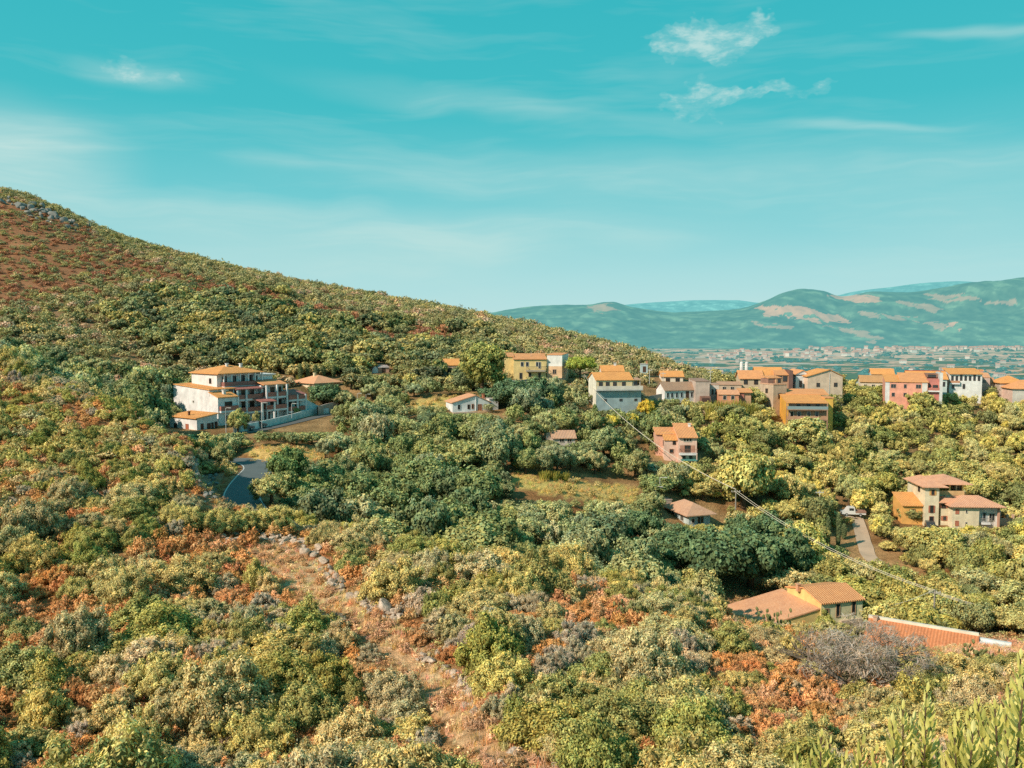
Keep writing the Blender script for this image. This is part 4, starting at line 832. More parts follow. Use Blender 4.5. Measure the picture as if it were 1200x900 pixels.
# ------------------------------------------------------------------ foliage shapes (unit radius)
_ico = None
def ico():
    global _ico
    if _ico is None:
        import bmesh
        bm = bmesh.new(); bmesh.ops.create_icosphere(bm, subdivisions=1, radius=1)
        _ico = (np.array([v.co[:] for v in bm.verts]), np.array([[v.index for v in f.verts] for f in bm.faces])); bm.free()
    return _ico
def unit(v): return v / np.maximum(np.linalg.norm(v, axis=-1, keepdims=True), 1e-9)
def crown(seed, ntuft, nleaf, leaf, shape='round', core=True, slim=0.5, up=0.3, tuft=(0.2, 0.34), gap=0.0):
    """leaf clumps over a crown volume; returns verts, quads, tone per quad"""
    r = np.random.default_rng(seed)
    th = np.arange(ntuft) * 2.399963 + r.random() * 6; zz = 1 - (np.arange(ntuft) + 0.5) / ntuft * (1.75 if shape in ('tree', 'tall') else 1.12)
    zz = np.clip(zz + r.normal(0, .07, ntuft), -0.8, 1)
    rad = np.sqrt(np.maximum(0, 1 - zz * zz)); dirs = np.stack([np.cos(th) * rad, np.sin(th) * rad, zz], 1)
    k = r.uniform(0.55, 1.06, ntuft) * (1 + 0.22 * np.sin(dirs[:, 0] * 2.3 + r.random() * 6) * np.cos(dirs[:, 1] * 2.9 + r.random() * 6))
    inner = r.random(ntuft) < 0.15; k[inner] *= 0.55
    tr = r.uniform(*tuft, ntuft)
    C = dirs * (k - tr * 0.55)[:, None]
    if shape == 'tree': C[:, 2] = C[:, 2] * 0.72 + 1.0
    elif shape == 'tall': C[:, 2] = C[:, 2] * 1.05 + 1.3; C[:, :2] *= 0.82
    elif shape == 'round': C[:, 2] = C[:, 2] * 0.85 + 0.22
    elif shape == 'mound': C[:, 2] = C[:, 2] * 0.6 + 0.12
    elif shape == 'umbrella': C[:, 2] = np.abs(C[:, 2]) * 0.5 + 1.15
    elif shape == 'cypress':
        t = (np.arange(ntuft) + 0.5) / ntuft; C[:, 2] = 0.25 + t * 5.4
        w = 0.72 * np.sqrt(np.maximum(0.02, np.sin(np.pi * np.clip(t * 0.86 + 0.12, 0, 1)))) ; a = th
        C[:, 0] = np.cos(a) * w * .45; C[:, 1] = np.sin(a) * w * .45; tr = 0.2 + w * .42
    if gap: keep = r.random(ntuft) > gap; C, tr, dirs = C[keep], tr[keep], dirs[keep]; ntuft = len(C)
    ttone = r.uniform(0.72, 1.25, ntuft)
    ti = np.repeat(np.arange(ntuft), nleaf); n = len(ti)
    d = unit(r.normal(size=(n, 3)) + dirs[ti] * 0.45 + np.array([0, 0, up]))
    p = C[ti] + d * (tr[ti] * np.where(r.random(n) < .07, r.uniform(1.1, 1.55, n), r.uniform(0.55, 1.08, n)))[:, None]
    nrm = unit(d * 1.0 + r.normal(size=(n, 3)) * 0.36 + np.array([0, 0, .15]))
    t1 = unit(np.cross(nrm, unit(r.normal(size=(n, 3)) * 0.7 + np.cross(nrm, [0.3, 0.1, 1.0])))); t2 = np.cross(nrm, t1)
    ln = leaf * r.uniform(0.6, 1.35, n)[:, None]
    a, b = t1 * ln, t2 * ln * slim
    V = np.stack([p - a, p + b - a * .1, p + a, p - b - a * .1], 1).reshape(-1, 3)
    F = np.arange(n * 4).reshape(n, 4); tone = ttone[ti] * r.uniform(0.72, 1.28, n) * (0.52 + 0.86 * np.clip(d[:, 2] * .5 + .5, 0, 1))  # tops lighter as new growth, with extra sun-and-shade contrast put into the tone
    if core:
        iv, jf = ico(); m = len(iv)
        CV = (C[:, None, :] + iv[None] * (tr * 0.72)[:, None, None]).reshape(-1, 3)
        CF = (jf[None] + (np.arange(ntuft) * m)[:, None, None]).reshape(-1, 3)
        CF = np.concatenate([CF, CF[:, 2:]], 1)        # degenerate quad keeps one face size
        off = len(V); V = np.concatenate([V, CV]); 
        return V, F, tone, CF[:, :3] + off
    return V, F, tone, np.zeros((0, 3), int)
def crown_mesh(name, cr, mats, corec=0.42, hue=None):
    V, F, tone, CF = cr
    me = bpy.data.meshes.new(name)
    nq, ntq = len(F), len(CF)
    loops = np.concatenate([F.ravel(), CF.ravel()]).astype(np.int32)
    me.vertices.add(len(V)); me.vertices.foreach_set('co', V.astype(np.float32).ravel())
    me.loops.add(len(loops)); me.loops.foreach_set('vertex_index', loops)
    me.polygons.add(nq + ntq)
    me.polygons.foreach_set('loop_start', np.concatenate([np.arange(nq) * 4, nq * 4 + np.arange(ntq) * 3]).astype(np.int32))
    for m in mats: me.materials.append(m)
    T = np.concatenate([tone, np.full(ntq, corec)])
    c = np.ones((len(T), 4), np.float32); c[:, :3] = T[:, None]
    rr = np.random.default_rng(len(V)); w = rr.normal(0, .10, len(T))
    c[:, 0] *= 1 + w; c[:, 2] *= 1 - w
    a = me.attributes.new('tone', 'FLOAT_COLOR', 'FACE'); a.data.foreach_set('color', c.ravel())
    me.update(); return me
def mass(name, items, variants, label, cat, kind='stuff'):
    """one object for plants nobody would count: items (x,y,z,r,sz,colour,variant)"""
    VS, FS, TS = [], [], []; off = 0
    it = np.array([(a[0], a[1], a[2], a[3], a[4], *a[5], a[6]) for a in items], float)
    r = np.random.default_rng(len(it))
    for vi, cr in enumerate(variants):
        s = it[it[:, 8].astype(int) == vi]
        if not len(s): continue
        V, F, tone, CF = cr; n = len(s); m = len(V)
        ang = r.random(n) * 6.283; c, q = np.cos(ang), np.sin(ang)
        P = np.empty((n, m, 3), np.float32)
        P[:, :, 0] = (V[None, :, 0] * c[:, None] - V[None, :, 1] * q[:, None]) * s[:, 3:4] + s[:, 0:1]
        P[:, :, 1] = (V[None, :, 0] * q[:, None] + V[None, :, 1] * c[:, None]) * s[:, 3:4] + s[:, 1:2]
        P[:, :, 2] = V[None, :, 2] * (s[:, 3] * s[:, 4])[:, None] + s[:, 2:3]
        Fq = np.concatenate([F, np.concatenate([CF, CF[:, 2:]], 1)]) if False else F
        VS.append(P.reshape(-1, 3)); FS.append((Fq[None] + (np.arange(n) * m)[:, None, None] + off).reshape(-1, 4)); off += n * m
        TS.append((tone[None, :, None] * s[:, None, 5:8]).reshape(-1, 3))
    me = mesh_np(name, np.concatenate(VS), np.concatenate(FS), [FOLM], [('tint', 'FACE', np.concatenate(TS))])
    o = link(bpy.data.objects.new(name, me)); return tag(o, label, cat, kind=kind)

# ------------------------------------------------------------------ plant kinds
def mk(name, n, *a, **k): return [crown_mesh(name, crown(s * 13 + hash_(name), *a, **k), [FOL]) for s in range(n)]
def hash_(s): return sum(ord(c) * (i + 1) for i, c in enumerate(s)) % 9973
M = {
 'maquis_shrub': mk('maquis_shrub', 7, 70, 125, 0.047, 'round', slim=.42, up=.5, tuft=(.15, .27)),
 'mastic_shrub': mk('mastic_shrub', 6, 50, 150, 0.044, 'round', slim=.6, up=.2, tuft=(.2, .33)),
 'grey_shrub': mk('grey_shrub', 5, 66, 85, 0.056, 'round', slim=.2, up=.7, tuft=(.16, .28)),
 'maquis_big': mk('maquis_shrub', 4, 105, 165, 0.032, 'round', slim=.42, up=.5, tuft=(.13, .24)), 'mastic_big': mk('mastic_shrub', 4, 90, 180, 0.030, 'round', slim=.6, up=.2, tuft=(.15, .26)),
 'dry_shrub': mk('dry_shrub', 6, 60, 100, 0.052, 'mound', slim=.4, up=.5, tuft=(.14, .26)),
 'holm_oak': mk('crown', 7, 62, 140, 0.056, 'tree', slim=.7, up=.3, tuft=(.2, .34)),
 'olive_tree': mk('crown', 6, 62, 120, 0.056, 'tree', slim=.5, up=.4, tuft=(.18, .31), gap=.08),
 'leafy_tree': mk('crown', 5, 56, 130, 0.06, 'tree', slim=.7, up=.5, tuft=(.19, .33), gap=.05),
 'eucalyptus': mk('crown', 1, 110, 130, 0.045, 'tall', slim=.5, tuft=(.15, .27)),
 'umbrella_pine': mk('crown', 1, 50, 110, 0.055, 'umbrella', slim=.35, up=.6, tuft=(.18, .28)),
 'cypress': mk('crown', 3, 46, 90, 0.1, 'cypress', slim=.4, up=.8),
}
COLR = {'maquis_shrub': [(.245, .215, .085), (.22, .20, .075), (.24, .21, .095), (.205, .195, .095), (.24, .22, .075)],
 'mastic_shrub': [(.13, .14, .04), (.155, .16, .05), (.18, .175, .05)],
 'grey_shrub': [(.235, .205, .15), (.25, .22, .125), (.21, .20, .13)],
 'dry_shrub': [(.245, .135, .05), (.275, .16, .065), (.225, .11, .045), (.285, .185, .09), (.265, .15, .055)],
 'holm_oak': [(.115, .13, .05), (.14, .15, .055), (.16, .165, .06), (.095, .115, .05), (.185, .18, .065)],
 'olive_tree': [(.185, .195, .09), (.21, .205, .085), (.17, .185, .095), (.225, .215, .10)],
 'leafy_tree': [(.25, .235, .085), (.235, .225, .09), (.265, .245, .075), (.22, .22, .09)]}
def trunk_mesh(seed, h0=0.75, sp=0.55, r0=0.1):
    r = random.Random(seed); m = MB()
    base = Vector((0, 0, -.3)); top = Vector((r.uniform(-.08, .08), r.uniform(-.08, .08), h0))
    m.tube([base, base.lerp(top, .5) + Vector((r.uniform(-.05, .05), r.uniform(-.05, .05), 0)), top], [r0 * 1.25, r0, r0 * .75], 7)
    for i in range(5):
        a = i * 1.257 + r.uniform(-.3, .3); e = top + Vector((math.cos(a) * sp, math.sin(a) * sp, r.uniform(.25, .6)))
        m.tube([top - Vector((0, 0, .08)), top.lerp(e, .5) + Vector((0, 0, -.05)), e], [r0 * .6, r0 * .4, r0 * .15], 5)
    return m.mesh('trunk', BARK, True)
TRK = [trunk_mesh(i) for i in range(4)]
TRK_TALL = trunk_mesh(9, 1.1, .5, .07); TRK_UMB = trunk_mesh(11, 1.0, .7, .07); TRK_CYP = MB().tube([(0, 0, -.4), (0, 0, 1), (0, 0, 4.5)], [.12, .09, .02], 6).mesh('trunk', BARK)
SHRUBS = ('maquis_shrub', 'mastic_shrub', 'grey_shrub', 'dry_shrub')
GAIN = 2.45
def jit(c, r, v=0.14):
    k = GAIN * (1 + r.uniform(-v, v)); g = (c[0] + c[1] + c[2]) / 3 * .07; c = tuple(q * .93 + g for q in c); return (c[0] * 1.13 * k * (1 + r.uniform(-.06, .06)), c[1] * 1.02 * k, c[2] * 1.0 * k * (1 + r.uniform(-.15, .15)), 1)
def plant(kind, x, y, z, rad, sz, col, label, cat, group=None, r=random):
    me = r.choice(M['maquis_big' if kind == 'maquis_shrub' and rad > 1.55 else 'mastic_big' if kind == 'mastic_shrub' and rad > 1.55 else kind])
    if kind in SHRUBS:
        o = link(bpy.data.objects.new(kind, me)); o.location = (x, y, z); o.rotation_euler = (r.uniform(-.16, .16), r.uniform(-.16, .16), r.uniform(0, 6.28))
        o.scale = (rad * r.uniform(.78, 1.25), rad * r.uniform(.78, 1.25), rad * sz); o.color = col
        return tag(o, label, cat, group)
    o = empty(kind, (x, y, z), r.uniform(0, 6.28)); o.scale = (rad * r.uniform(.92, 1.1), rad * r.uniform(.92, 1.1), rad * sz); tag(o, label, cat, group)
    c = link(bpy.data.objects.new('crown', me)); c.parent = o; c.color = col
    t = link(bpy.data.objects.new('trunk', {'eucalyptus': TRK_TALL, 'umbrella_pine': TRK_UMB, 'cypress': TRK_CYP}.get(kind) or r.choice(TRK))); t.parent = o
    return o
TOPF = {'maquis_shrub': 1.15, 'mastic_shrub': 1.15, 'grey_shrub': 1.15, 'dry_shrub': .8, 'holm_oak': 1.75, 'olive_tree': 1.75, 'leafy_tree': 1.75, 'eucalyptus': 2.4, 'umbrella_pine': 1.75, 'cypress': 5.9}
TAKEN = []     # (x, y, r) of plants set by hand
def tree_at(kind, px, py, top, wpx, col, label, cat, D=None, group=None):
    p = pt(px, py, D); k = p.y / 1000; rad = wpx * k / 2; H = (py - top) * k; sz = H / (TOPF[kind] * rad)
    TAKEN.append((p.x, p.y, rad)); z = gz(p.x, p.y) if D is None else p.z
    return plant(kind, p.x, p.y, z, rad, sz, (*[v * (GAIN if col[0] > .03 else 1) for v in col], 1), label, cat, group)
_r = random.Random(5)
tree_at('eucalyptus', 566, 466, 397, 64, (.17, .17, .055), 'tall eucalyptus towering over the white gabled house, yellow-green on its sunny side', 'tree')
tree_at('umbrella_pine', 680, 452, 417, 40, (.17, .19, .04), 'umbrella pine with a flat bright crown beside the tall plain house', 'tree')
tree_at('leafy_tree', 872, 596, 529, 66, (.235, .215, .075), 'big yellow-green tree at the end of the first power line span', 'tree')
tree_at('leafy_tree', 757, 490, 469, 22, (.30, .22, .035), 'small golden tree at the foot of the grey-blue wall', 'tree')
tree_at('leafy_tree', 716, 504, 486, 20, (.28, .235, .045), 'small lemon-green tree below the grey-blue house', 'tree')
tree_at('leafy_tree', 742, 499, 485, 18, (.27, .23, .05), 'little yellow tree between two olive trees below the grey-blue wall', 'tree')
tree_at('leafy_tree', 944, 527, 490, 50, (.225, .21, .08), 'broad yellow-green tree covering the foot of the orange house', 'tree')
tree_at('leafy_tree', 1078, 482, 459, 30, (.205, .19, .065), 'olive-yellow tree hiding the lower corner of the pink house', 'tree')
tree_at('mastic_shrub', 968, 746, 716, 36, (.17, .165, .05), 'round yellow-green shrub against the front wall of the yellow farmhouse', 'shrub', D=100)
tree_at('holm_oak', 337, 572, 524, 46, (.075, .105, .04), 'round dark oak standing at the bend of the road', 'tree')
tree_at('olive_tree', 318, 590, 556, 44, (.22, .205, .085), 'pale olive tree just beyond the road bend', 'tree')
tree_at('holm_oak', 383, 478, 449, 44, (.06, .09, .045), 'dark spreading tree in the garden of the cream villa', 'tree')
tree_at('olive_tree', 279, 508, 480, 25, (.21, .205, .08), 'small tree with a reddish stem before the apartment block', 'tree')
tree_at('olive_tree', 300, 500, 482, 11, (.20, .19, .085), 'slim shrub-like tree against the apartment balconies', 'tree')
tree_at('holm_oak', 347, 489, 477, 11, (.10, .13, .05), 'small dark tree at the far balconies of the apartment block', 'tree')
for px, py, tp, w in ((600, 482, 445, 44), (627, 480, 443, 44), (648, 482, 450, 34), (577, 474, 453, 34)): tree_at('holm_oak', px, py, tp, w, (.055, .085, .045), 'very dark evergreen in the clump below the yellow house', 'tree', group='dark evergreens below the yellow house')
for px, tp in ((970, 603), (982, 600), (989, 613)): tree_at('cypress', px, 642 if px != 989 else 632, tp, 9, (.075, .095, .045), {970: 'slender cypress by the track, first of three towards the pole', 982: 'tallest slender cypress at the edge of the track', 989: 'short young cypress closest to the white pickup'}[px], 'cypress')
tree_at('cypress', 697, 506, 473, 12, (.10, .125, .05), 'single cypress below the grey-blue house wall', 'cypress')
for px in (352, 361, 370, 379, 391, 404): tree_at('cypress', px, 447 - (px - 352) * .12, 425 + _r.uniform(-3, 3), 7, (.085, .10, .045), 'narrow cypress in the row on the slope above the cream villa', 'cypress', group='cypress row above the villa')
for px, py, tp, w in ((785, 668, 622, 60), (830, 690, 620, 76), (880, 690, 618, 80), (925, 680, 620, 60), (786, 640, 612, 40), (868, 650, 604, 44), (750, 640, 596, 46), (905, 650, 600, 50)): tree_at('holm_oak', px, py, tp, w, (.06, .088, .042), 'large dark oak in the shaded hollow below the low blue-grey house', 'tree', group='dark oaks in the hollow')
for px, py, tp, w in ((520, 640, 586, 70), (575, 650, 600, 66), (460, 610, 560, 60), (560, 600, 548, 60), (500, 580, 535, 55), (420, 600, 552, 52)): tree_at('holm_oak', px, py, tp, w, (.10, .12, .05), 'large rounded oak in the gully beyond the dry path', 'tree', group='large oaks in the gully')

# ------------------------------------------------------------------ scatter
def clear_of_houses(x, y, r):
    for cx, cy_, fw, sd, yw in KEEP:
        dx, dy = x - cx, y - cy_; c, s = math.cos(yw), math.sin(yw)
        if abs(dx * c + dy * s) < fw / 2 + r * .7 and abs(-dx * s + dy * c) < sd / 2 + r * .7: return False
    return True
# lines of sight: lowest row reached by nearer ground along each bearing
_hl = np.exp(np.linspace(math.log(5), math.log(1100), 500)); _hu = np.linspace(-.9, .9, 361)
_HU, _HD = np.meshgrid(_hu, _hl, indexing='ij'); _hz = terrain(_HU * _HD, _HD); _, _hp = project(_HU * _HD, _HD, _hz)
_hmin = np.minimum.accumulate(_hp, 1)
def hidden_row(u, d):
    i = np.clip(((u + .9) / 1.8 * 360).round().astype(int), 0, 360); j = np.clip(np.searchsorted(_hl, d) - 2, 0, 499); return _hmin[i, j]
ROADS = []      # (polyline xy, half width)
def near_road(x, y, r):
    for pl, hw in ROADS:
        P = np.asarray(pl); a = P[:-1]; b = P[1:] - a; t = np.clip(((np.array((x, y)) - a) * b).sum(1) / (b * b).sum(1), 0, 1)
        if (np.hypot(*(a + b * t[:, None] - (x, y)).T) < hw + r * .75).any(): return True
    return False
PX_ROCKS = [[(262,634),(300,630),(340,634),(372,648)], [(376,655),(398,688),(425,705),(452,716),(468,724)], [(492,768),(520,782),(545,800),(552,822),(548,832)]]
def px_line(pts): return [tuple(pt(*p)[:2]) for p in pts]
SPUR_ROAD = [(318,524),(303,536),(299,546),(297,557),(288,568),(276,578),(270,590),(272,604),(290,618)]
TRACK = [(988,604),(1003,606),(1008,620),(1014,640),(1022,656),(1040,668),(1064,680),(1090,692)]
FRONT_ROAD = [(258,512),(290,507),(320,501),(350,494),(380,487),(410,482)]
RECTS += [(604,557,742,586,166), (288,524,380,539,152), (240,542,306,590,128), (994,608,1030,655,160), (480,460,522,476,215), (1128,742,1200,765,100)]
for px, py, tp, w in ((226, 622, 590, 44), (258, 624, 594, 40), (287, 624, 596, 40), (316, 622, 588, 46), (344, 622, 592, 40), (205, 618, 585, 40)): tree_at('maquis_shrub', px, py, tp, w, jit((.245, .22, .08), _r)[:3] if False else (.25, .215, .08), 'yellowish shrub in the hedge-like row hiding the near end of the bending road', 'shrub', group='shrubs before the road')
VROAD = [(640,470),(660,462),(672,452)]
ROADS += [([tuple(v) for v in ROADCUT], 2.6), (px_line(TRACK), 1.4), (px_line(FRONT_ROAD), 1.5)]
ROADS += [(px_line(l), .25) for l in PX_ROCKS]
def open_view(px, w, top, base, D):
    """largest share of its height a crown may keep without covering a house"""
    k = 1.0
    for x0, y0, x1, y1, hd in RECTS:
        if D < hd + 1 and px + w > x0 and px - w < x1 and top < y1 and base > y0:
            k = min(k, (base - y1) / max(base - top, 1e-3))
    return k
def scatter(n, y0, y1, seed, choose, pack, u0=-.72, u1=.72):
    r = np.random.default_rng(seed); pr = random.Random(seed)
    Yc = np.sqrt(r.uniform(y0 ** 2, y1 ** 2, n)); Uc = r.uniform(u0, u1, n); Xc = Uc * Yc; Zc = terrain(Xc, Yc)
    px, py = project(Xc, Yc, Zc); zn = zone(px, py, Xc, Yc); hid = hidden_row(Uc, Yc)
    cl = fbm(Xc / 9, Yc / 9, 51, 3); cl2 = fbm(Xc / 45, Yc / 45, 52, 3)
    wd = inpoly(px, py + (cl2 - .5) * 50, [(180,340),(330,350),(420,378),(560,400),(600,425),(560,470),(400,470),(330,440),(200,420),(120,380)])
    grid = {}; cs = 6.0; out = []
    for x, y, q in TAKEN: grid.setdefault((int(x // cs), int(y // cs)), []).append((x, y, q))
    for i in range(n):
        x, y, z = Xc[i], Yc[i], Zc[i]
        s = choose(px[i], py[i], y, zn[i], cl[i], cl2[i], pr, Uc[i], wd[i])
        if s is None: continue
        kind, rad, sz, col = s
        key = (int(x // cs), int(y // cs)); bad = False
        for a in (-1, 0, 1):
            for b in (-1, 0, 1):
                for (ox, oy, orad) in grid.get((key[0] + a, key[1] + b), ()):
                    if (ox - x) ** 2 + (oy - y) ** 2 < (pack * (orad + rad)) ** 2: bad = True; break
                if bad: break
            if bad: break
        if bad: continue
        top = py[i] - rad * sz * TOPF[kind] * 1000 / y
        if top > hid[i] + 4: continue
        if y < 99 and zn[i] != 1:
            hp = (py[i] - top); wp = rad * 800 / y
            if inpoly(np.array([px[i], px[i] - wp, px[i] + wp, px[i]]), np.array([py[i] - hp * .5, py[i] - hp * .3, py[i] - hp * .3, top + hp * .12]), PATH).any() and rad > .55: continue
        if not clear_of_houses(x, y, rad) or near_road(x, y, rad): continue
        k = open_view(px[i], rad * 900 / y, top, py[i], y) if zn[i] not in (2, 4) else 1.0
        if k < .999:
            if k < .3: continue
            kk = max(k, .3); rad *= kk ** .6; sz *= kk ** .4
            if rad < .45: continue
        grid.setdefault(key, []).append((x, y, rad)); out.append((kind, x, y, z, rad, sz, col, px[i], py[i]))
    return out
def pick(pr, kind): return jit(pr.choice(COLR[kind]), pr)[:3]
def fg(px, py, y, zn, c, c2, pr, u, w_=0):
    q = pr.random()
    if zn == 1:
        if q > .13: return None
        return ('dry_shrub', pr.uniform(.35, .7), pr.uniform(.7, 1), jit((.24, .155, .085), pr)[:3])
    if zn == 6 or zn == 5 and q > .25: return None
    w = .30 + (c2 - .5) * .8 if zn != 3 else .78
    if zn == 7:
        if pr.random() > .8: return None
        w += .2
    if pr.random() < w * (.55 if zn != 3 else 1): kind = 'dry_shrub'
    else:
        t = pr.random() + (c - .5) * 1.1
        kind = 'mastic_shrub' if t > .66 else ('grey_shrub' if t < .14 else 'maquis_shrub')
    rad = {'dry_shrub': pr.uniform(.5, 1.1), 'mastic_shrub': pr.uniform(.9, 2.3), 'grey_shrub': pr.uniform(.7, 1.3), 'maquis_shrub': pr.choice((pr.uniform(.8, 1.4), pr.uniform(1.1, 2.3), pr.uniform(1.4, 3.0)))}[kind]
    if zn == 3 and kind != 'dry_shrub': rad *= .7
    if zn == 7: rad = min(rad, 1.0) * .9 if kind == 'dry_shrub' else pr.uniform(.7, 1.55)
    return kind, rad * (1.0 if y < 48 or zn == 7 else 1.15), pr.uniform(.75, 1.4), pick(pr, kind)
def valley(px, py, y, zn, c, c2, pr, u, w_=0):
    if zn in (2, 4): 
        if pr.random() > .22: return None
        return ('dry_shrub' if pr.random() < .6 else 'maquis_shrub'), pr.uniform(.5, 1.1), 1.0, jit((.24, .2, .08), pr)[:3]
    if u < -.12 and y > 205 and pr.random() > .35 + (c2 - .5): return None
    t = c * .9 + (c2 - .5) * .9 + (pr.random() - .5) * .5
    right = px > 800
    if t > (.70 if right else .76): kind = 'leafy_tree'
    elif t > (.46 if right else .53): kind = 'olive_tree'
    else: kind = 'holm_oak'
    rad = pr.uniform(1.7, 3.6) if kind != 'leafy_tree' else pr.uniform(1.5, 3.0)
    if pr.random() < .3: rad *= pr.uniform(.45, .8)
    elif pr.random() < .14: rad *= 1.3
    if y > 200: rad *= .85
    col = pick(pr, kind)
    col = (col[0] * .80, col[1] * .90, col[2] * 1.0) if not right else (col[0] * 1.02, col[1], col[2] * .85)
    return kind, rad, pr.uniform(.68, 1.3), col
def hillf(px, py, y, zn, c, c2, pr, u, wood):
    if zn in (5, 6): return None
    rust = zn == 3
    if rust and pr.random() > .85: return None
    if not wood and pr.random() > .60 + (c - .5) * 1.8: return None
    rad = pr.uniform(1.5, 3.6) if not wood else pr.uniform(2.4, 4.8)
    if rust: rad = pr.choice((pr.uniform(.8, 1.3), pr.uniform(1.2, 2.5)))
    if py < 300: rad *= .9
    q = pr.random()
    col = pr.choice([(.15, .16, .075), (.18, .175, .08), (.12, .135, .065), (.20, .19, .085)]) if not wood else pr.choice([(.10, .125, .055), (.13, .145, .06), (.165, .17, .07), (.085, .11, .055), (.2, .19, .07)])
    if rust and q < .38: col = (.20, .105, .06)
    elif not wood and q < .14: col = (.25, .19, .12)
    return 'holm_oak' if wood else 'maquis_shrub', rad, pr.uniform(.7, 1.0), jit(tuple(v * .86 for v in col), pr)[:3]
A = scatter(26000, 30, 99, 101, fg, .60) + scatter(9000, 99, 136, 104, lambda *a: fg(*a) if a[0] < 292 else None, .60, -.74, -.29)
B = scatter(16000, 99, 285, 102, lambda *a: None if (a[2] < 137 and a[0] < 292) else valley(*a), .62)
B = [b for b in B if not (b[1] / b[2] < .28 and b[2] > 225 and b[8] < 470 - 0.05 * 0)] 
C3 = scatter(60000, 135, 560, 103, lambda *a: hillf(*a) if (a[7] < .30 and (a[2] > 225 or a[0] < 240)) else None, .58, -.80, .33)
print('plants', len(A), len(B), len(C3), {k: sum(1 for a in A + B if a[0] == k) for k in M})
LOOK = {'maquis_shrub': ('olive-green maquis shrub with feathery tufts', 'shrub'), 'mastic_shrub': ('dense dark green mastic shrub', 'shrub'), 'grey_shrub': ('dry grey twiggy shrub', 'shrub'), 'dry_shrub': ('low rust-brown dried shrub', 'shrub'),
        'holm_oak': ('dark evergreen oak', 'tree'), 'olive_tree': ('grey-green olive tree', 'tree'), 'leafy_tree': ('bright yellow-green leafy tree', 'tree')}
def place(px, py, y):
    if y < 99: return 'on the dry slope before the valley' if px > 420 else 'on the slope below the bare spur'
    if y > 225 and px < 620: return 'on the hill behind the houses'
    if px < 450: return 'in the gully near the bending road'
    if px < 760: return 'in the wood below the yellow and grey-blue houses'
    return 'in the wood around the cream villa and pink house' if py > 540 else 'on the ridge slope below the village roofs'
LOW = [crown(900 + s, 22, 15, 0.125, 'tree', False, .75, tuft=(.24, .38)) for s in range(5)]
LOWS = [crown(950 + s, 20, 14, 0.13, 'round', False, .6, up=.4, tuft=(.24, .38)) for s in range(5)]
rest = []; byk = {}
for a in A + B: byk.setdefault(a[0], []).append(a)
pr = random.Random(77)
for kind, L in byk.items():
    L.sort(key=lambda a: -a[4] / a[2])
    for a in L[:290]:
        _, x, y, z, rad, sz, col, px, py = a; look, cat = LOOK[kind]; w = place(px, py, y)
        plant(kind, x, y, z - .05 * rad, rad, sz, (*col, 1), look + ' ' + w, cat, kind.replace('_', ' ') + 's ' + w, pr)
    rest += L[290:]
MID = [crown(980 + s, 26, 22, 0.105, 'tree', False, .7, tuft=(.22, .36)) for s in range(6)] + [crown(1000 + s, 30, 24, 0.1, 'round', False, .5, up=.5, tuft=(.2, .32)) for s in range(4)]
ri = [(x, y, z, rad, sz, col, pr.randrange(6) if k in ('holm_oak', 'olive_tree', 'leafy_tree') else 6 + pr.randrange(4)) for k, x, y, z, rad, sz, col, px, py in rest]
print('rest', len(ri))
if ri: mass('woodland', ri, MID, 'mass of trees and shrubs filling the gaps of the valley wood', 'woodland')
C3.sort(key=lambda a: -a[4] / a[2]); nb = {'holm_oak': 0, 'maquis_shrub': 0}; CR = []
M['hillside_oak'] = mk('crown', 4, 34, 40, 0.1, 'tree', slim=.7, up=.3, tuft=(.22, .36)); M['hillside_bush'] = mk('hillside_bush', 4, 32, 40, 0.1, 'round', slim=.55, up=.35, tuft=(.2, .34)); SHRUBS += ('hillside_bush',); TOPF.update(hillside_oak=1.75, hillside_bush=1.15)
for a in C3:
    k = a[0]
    if nb[k] < 285 and a[8] - a[5] * a[4] * 1500 / a[2] < 480:
        nb[k] += 1; up = 'high on the hill' if a[8] < 340 else 'on the hill flank above the roofs'
        hue = 'rust-brown' if a[6][0] > 1.6 * a[6][1] else 'dark' if a[6][1] < .25 else 'pale' if a[6][1] > .36 else 'olive'
        plant('hillside_oak' if k == 'holm_oak' else 'hillside_bush', a[1], a[2], a[3] - .1 * a[4], a[4], a[5], (*a[6], 1), hue + (' rounded tree ' if k == 'holm_oak' else ' cushion-like bush ') + up, 'tree' if k == 'holm_oak' else 'bush', hue + (' trees ' if k == 'holm_oak' else ' bushes ') + up, pr)
    else: CR.append(a)
C3 = CR
ci = [(x, y, z, rad, sz, col, pr.randrange(5) if k == 'holm_oak' else 5 + pr.randrange(5)) for k, x, y, z, rad, sz, col, px, py in C3]
mass('hillside_scrub', ci, LOW + LOWS, 'scattered green and rust scrub covering the hill flank', 'scrub')
# low dry growth and grass of the near slope
r = np.random.default_rng(88); n = 13000
Yc = np.sqrt(r.uniform(32 ** 2, 128 ** 2, n)); Uc = r.uniform(-.7, .7, n); Xc = Uc * Yc; Zc = terrain(Xc, Yc); px, py = project(Xc, Yc, Zc); zn = zone(px, py, Xc, Yc)
US = [crown(1100 + s, 9, 7, 0.2, 'mound', False, .3, up=.9, tuft=(.3, .5)) for s in range(4)]
it = []
for i in range(n):
    if zn[i] == 1 and r.random() > .45 or (Y_ := Yc[i]) > 90 and near_road(Xc[i], Yc[i], .3): continue
    c = {1: (.84, .58, .33), 7: (.44, .24, .12), 3: (.50, .26, .11), 5: (.66, .42, .26)}.get(zn[i], (.46, .28, .14) if r.random() < .5 else (.46, .40, .19))
    it.append((Xc[i], Yc[i], Zc[i], r.uniform(.22, .55), r.uniform(.7, 1.3), tuple(v * r.uniform(.8, 1.2) for v in c), int(r.integers(4))))
mass('undergrowth', it, US, 'low rust and straw coloured undergrowth between the near shrubs', 'undergrowth')
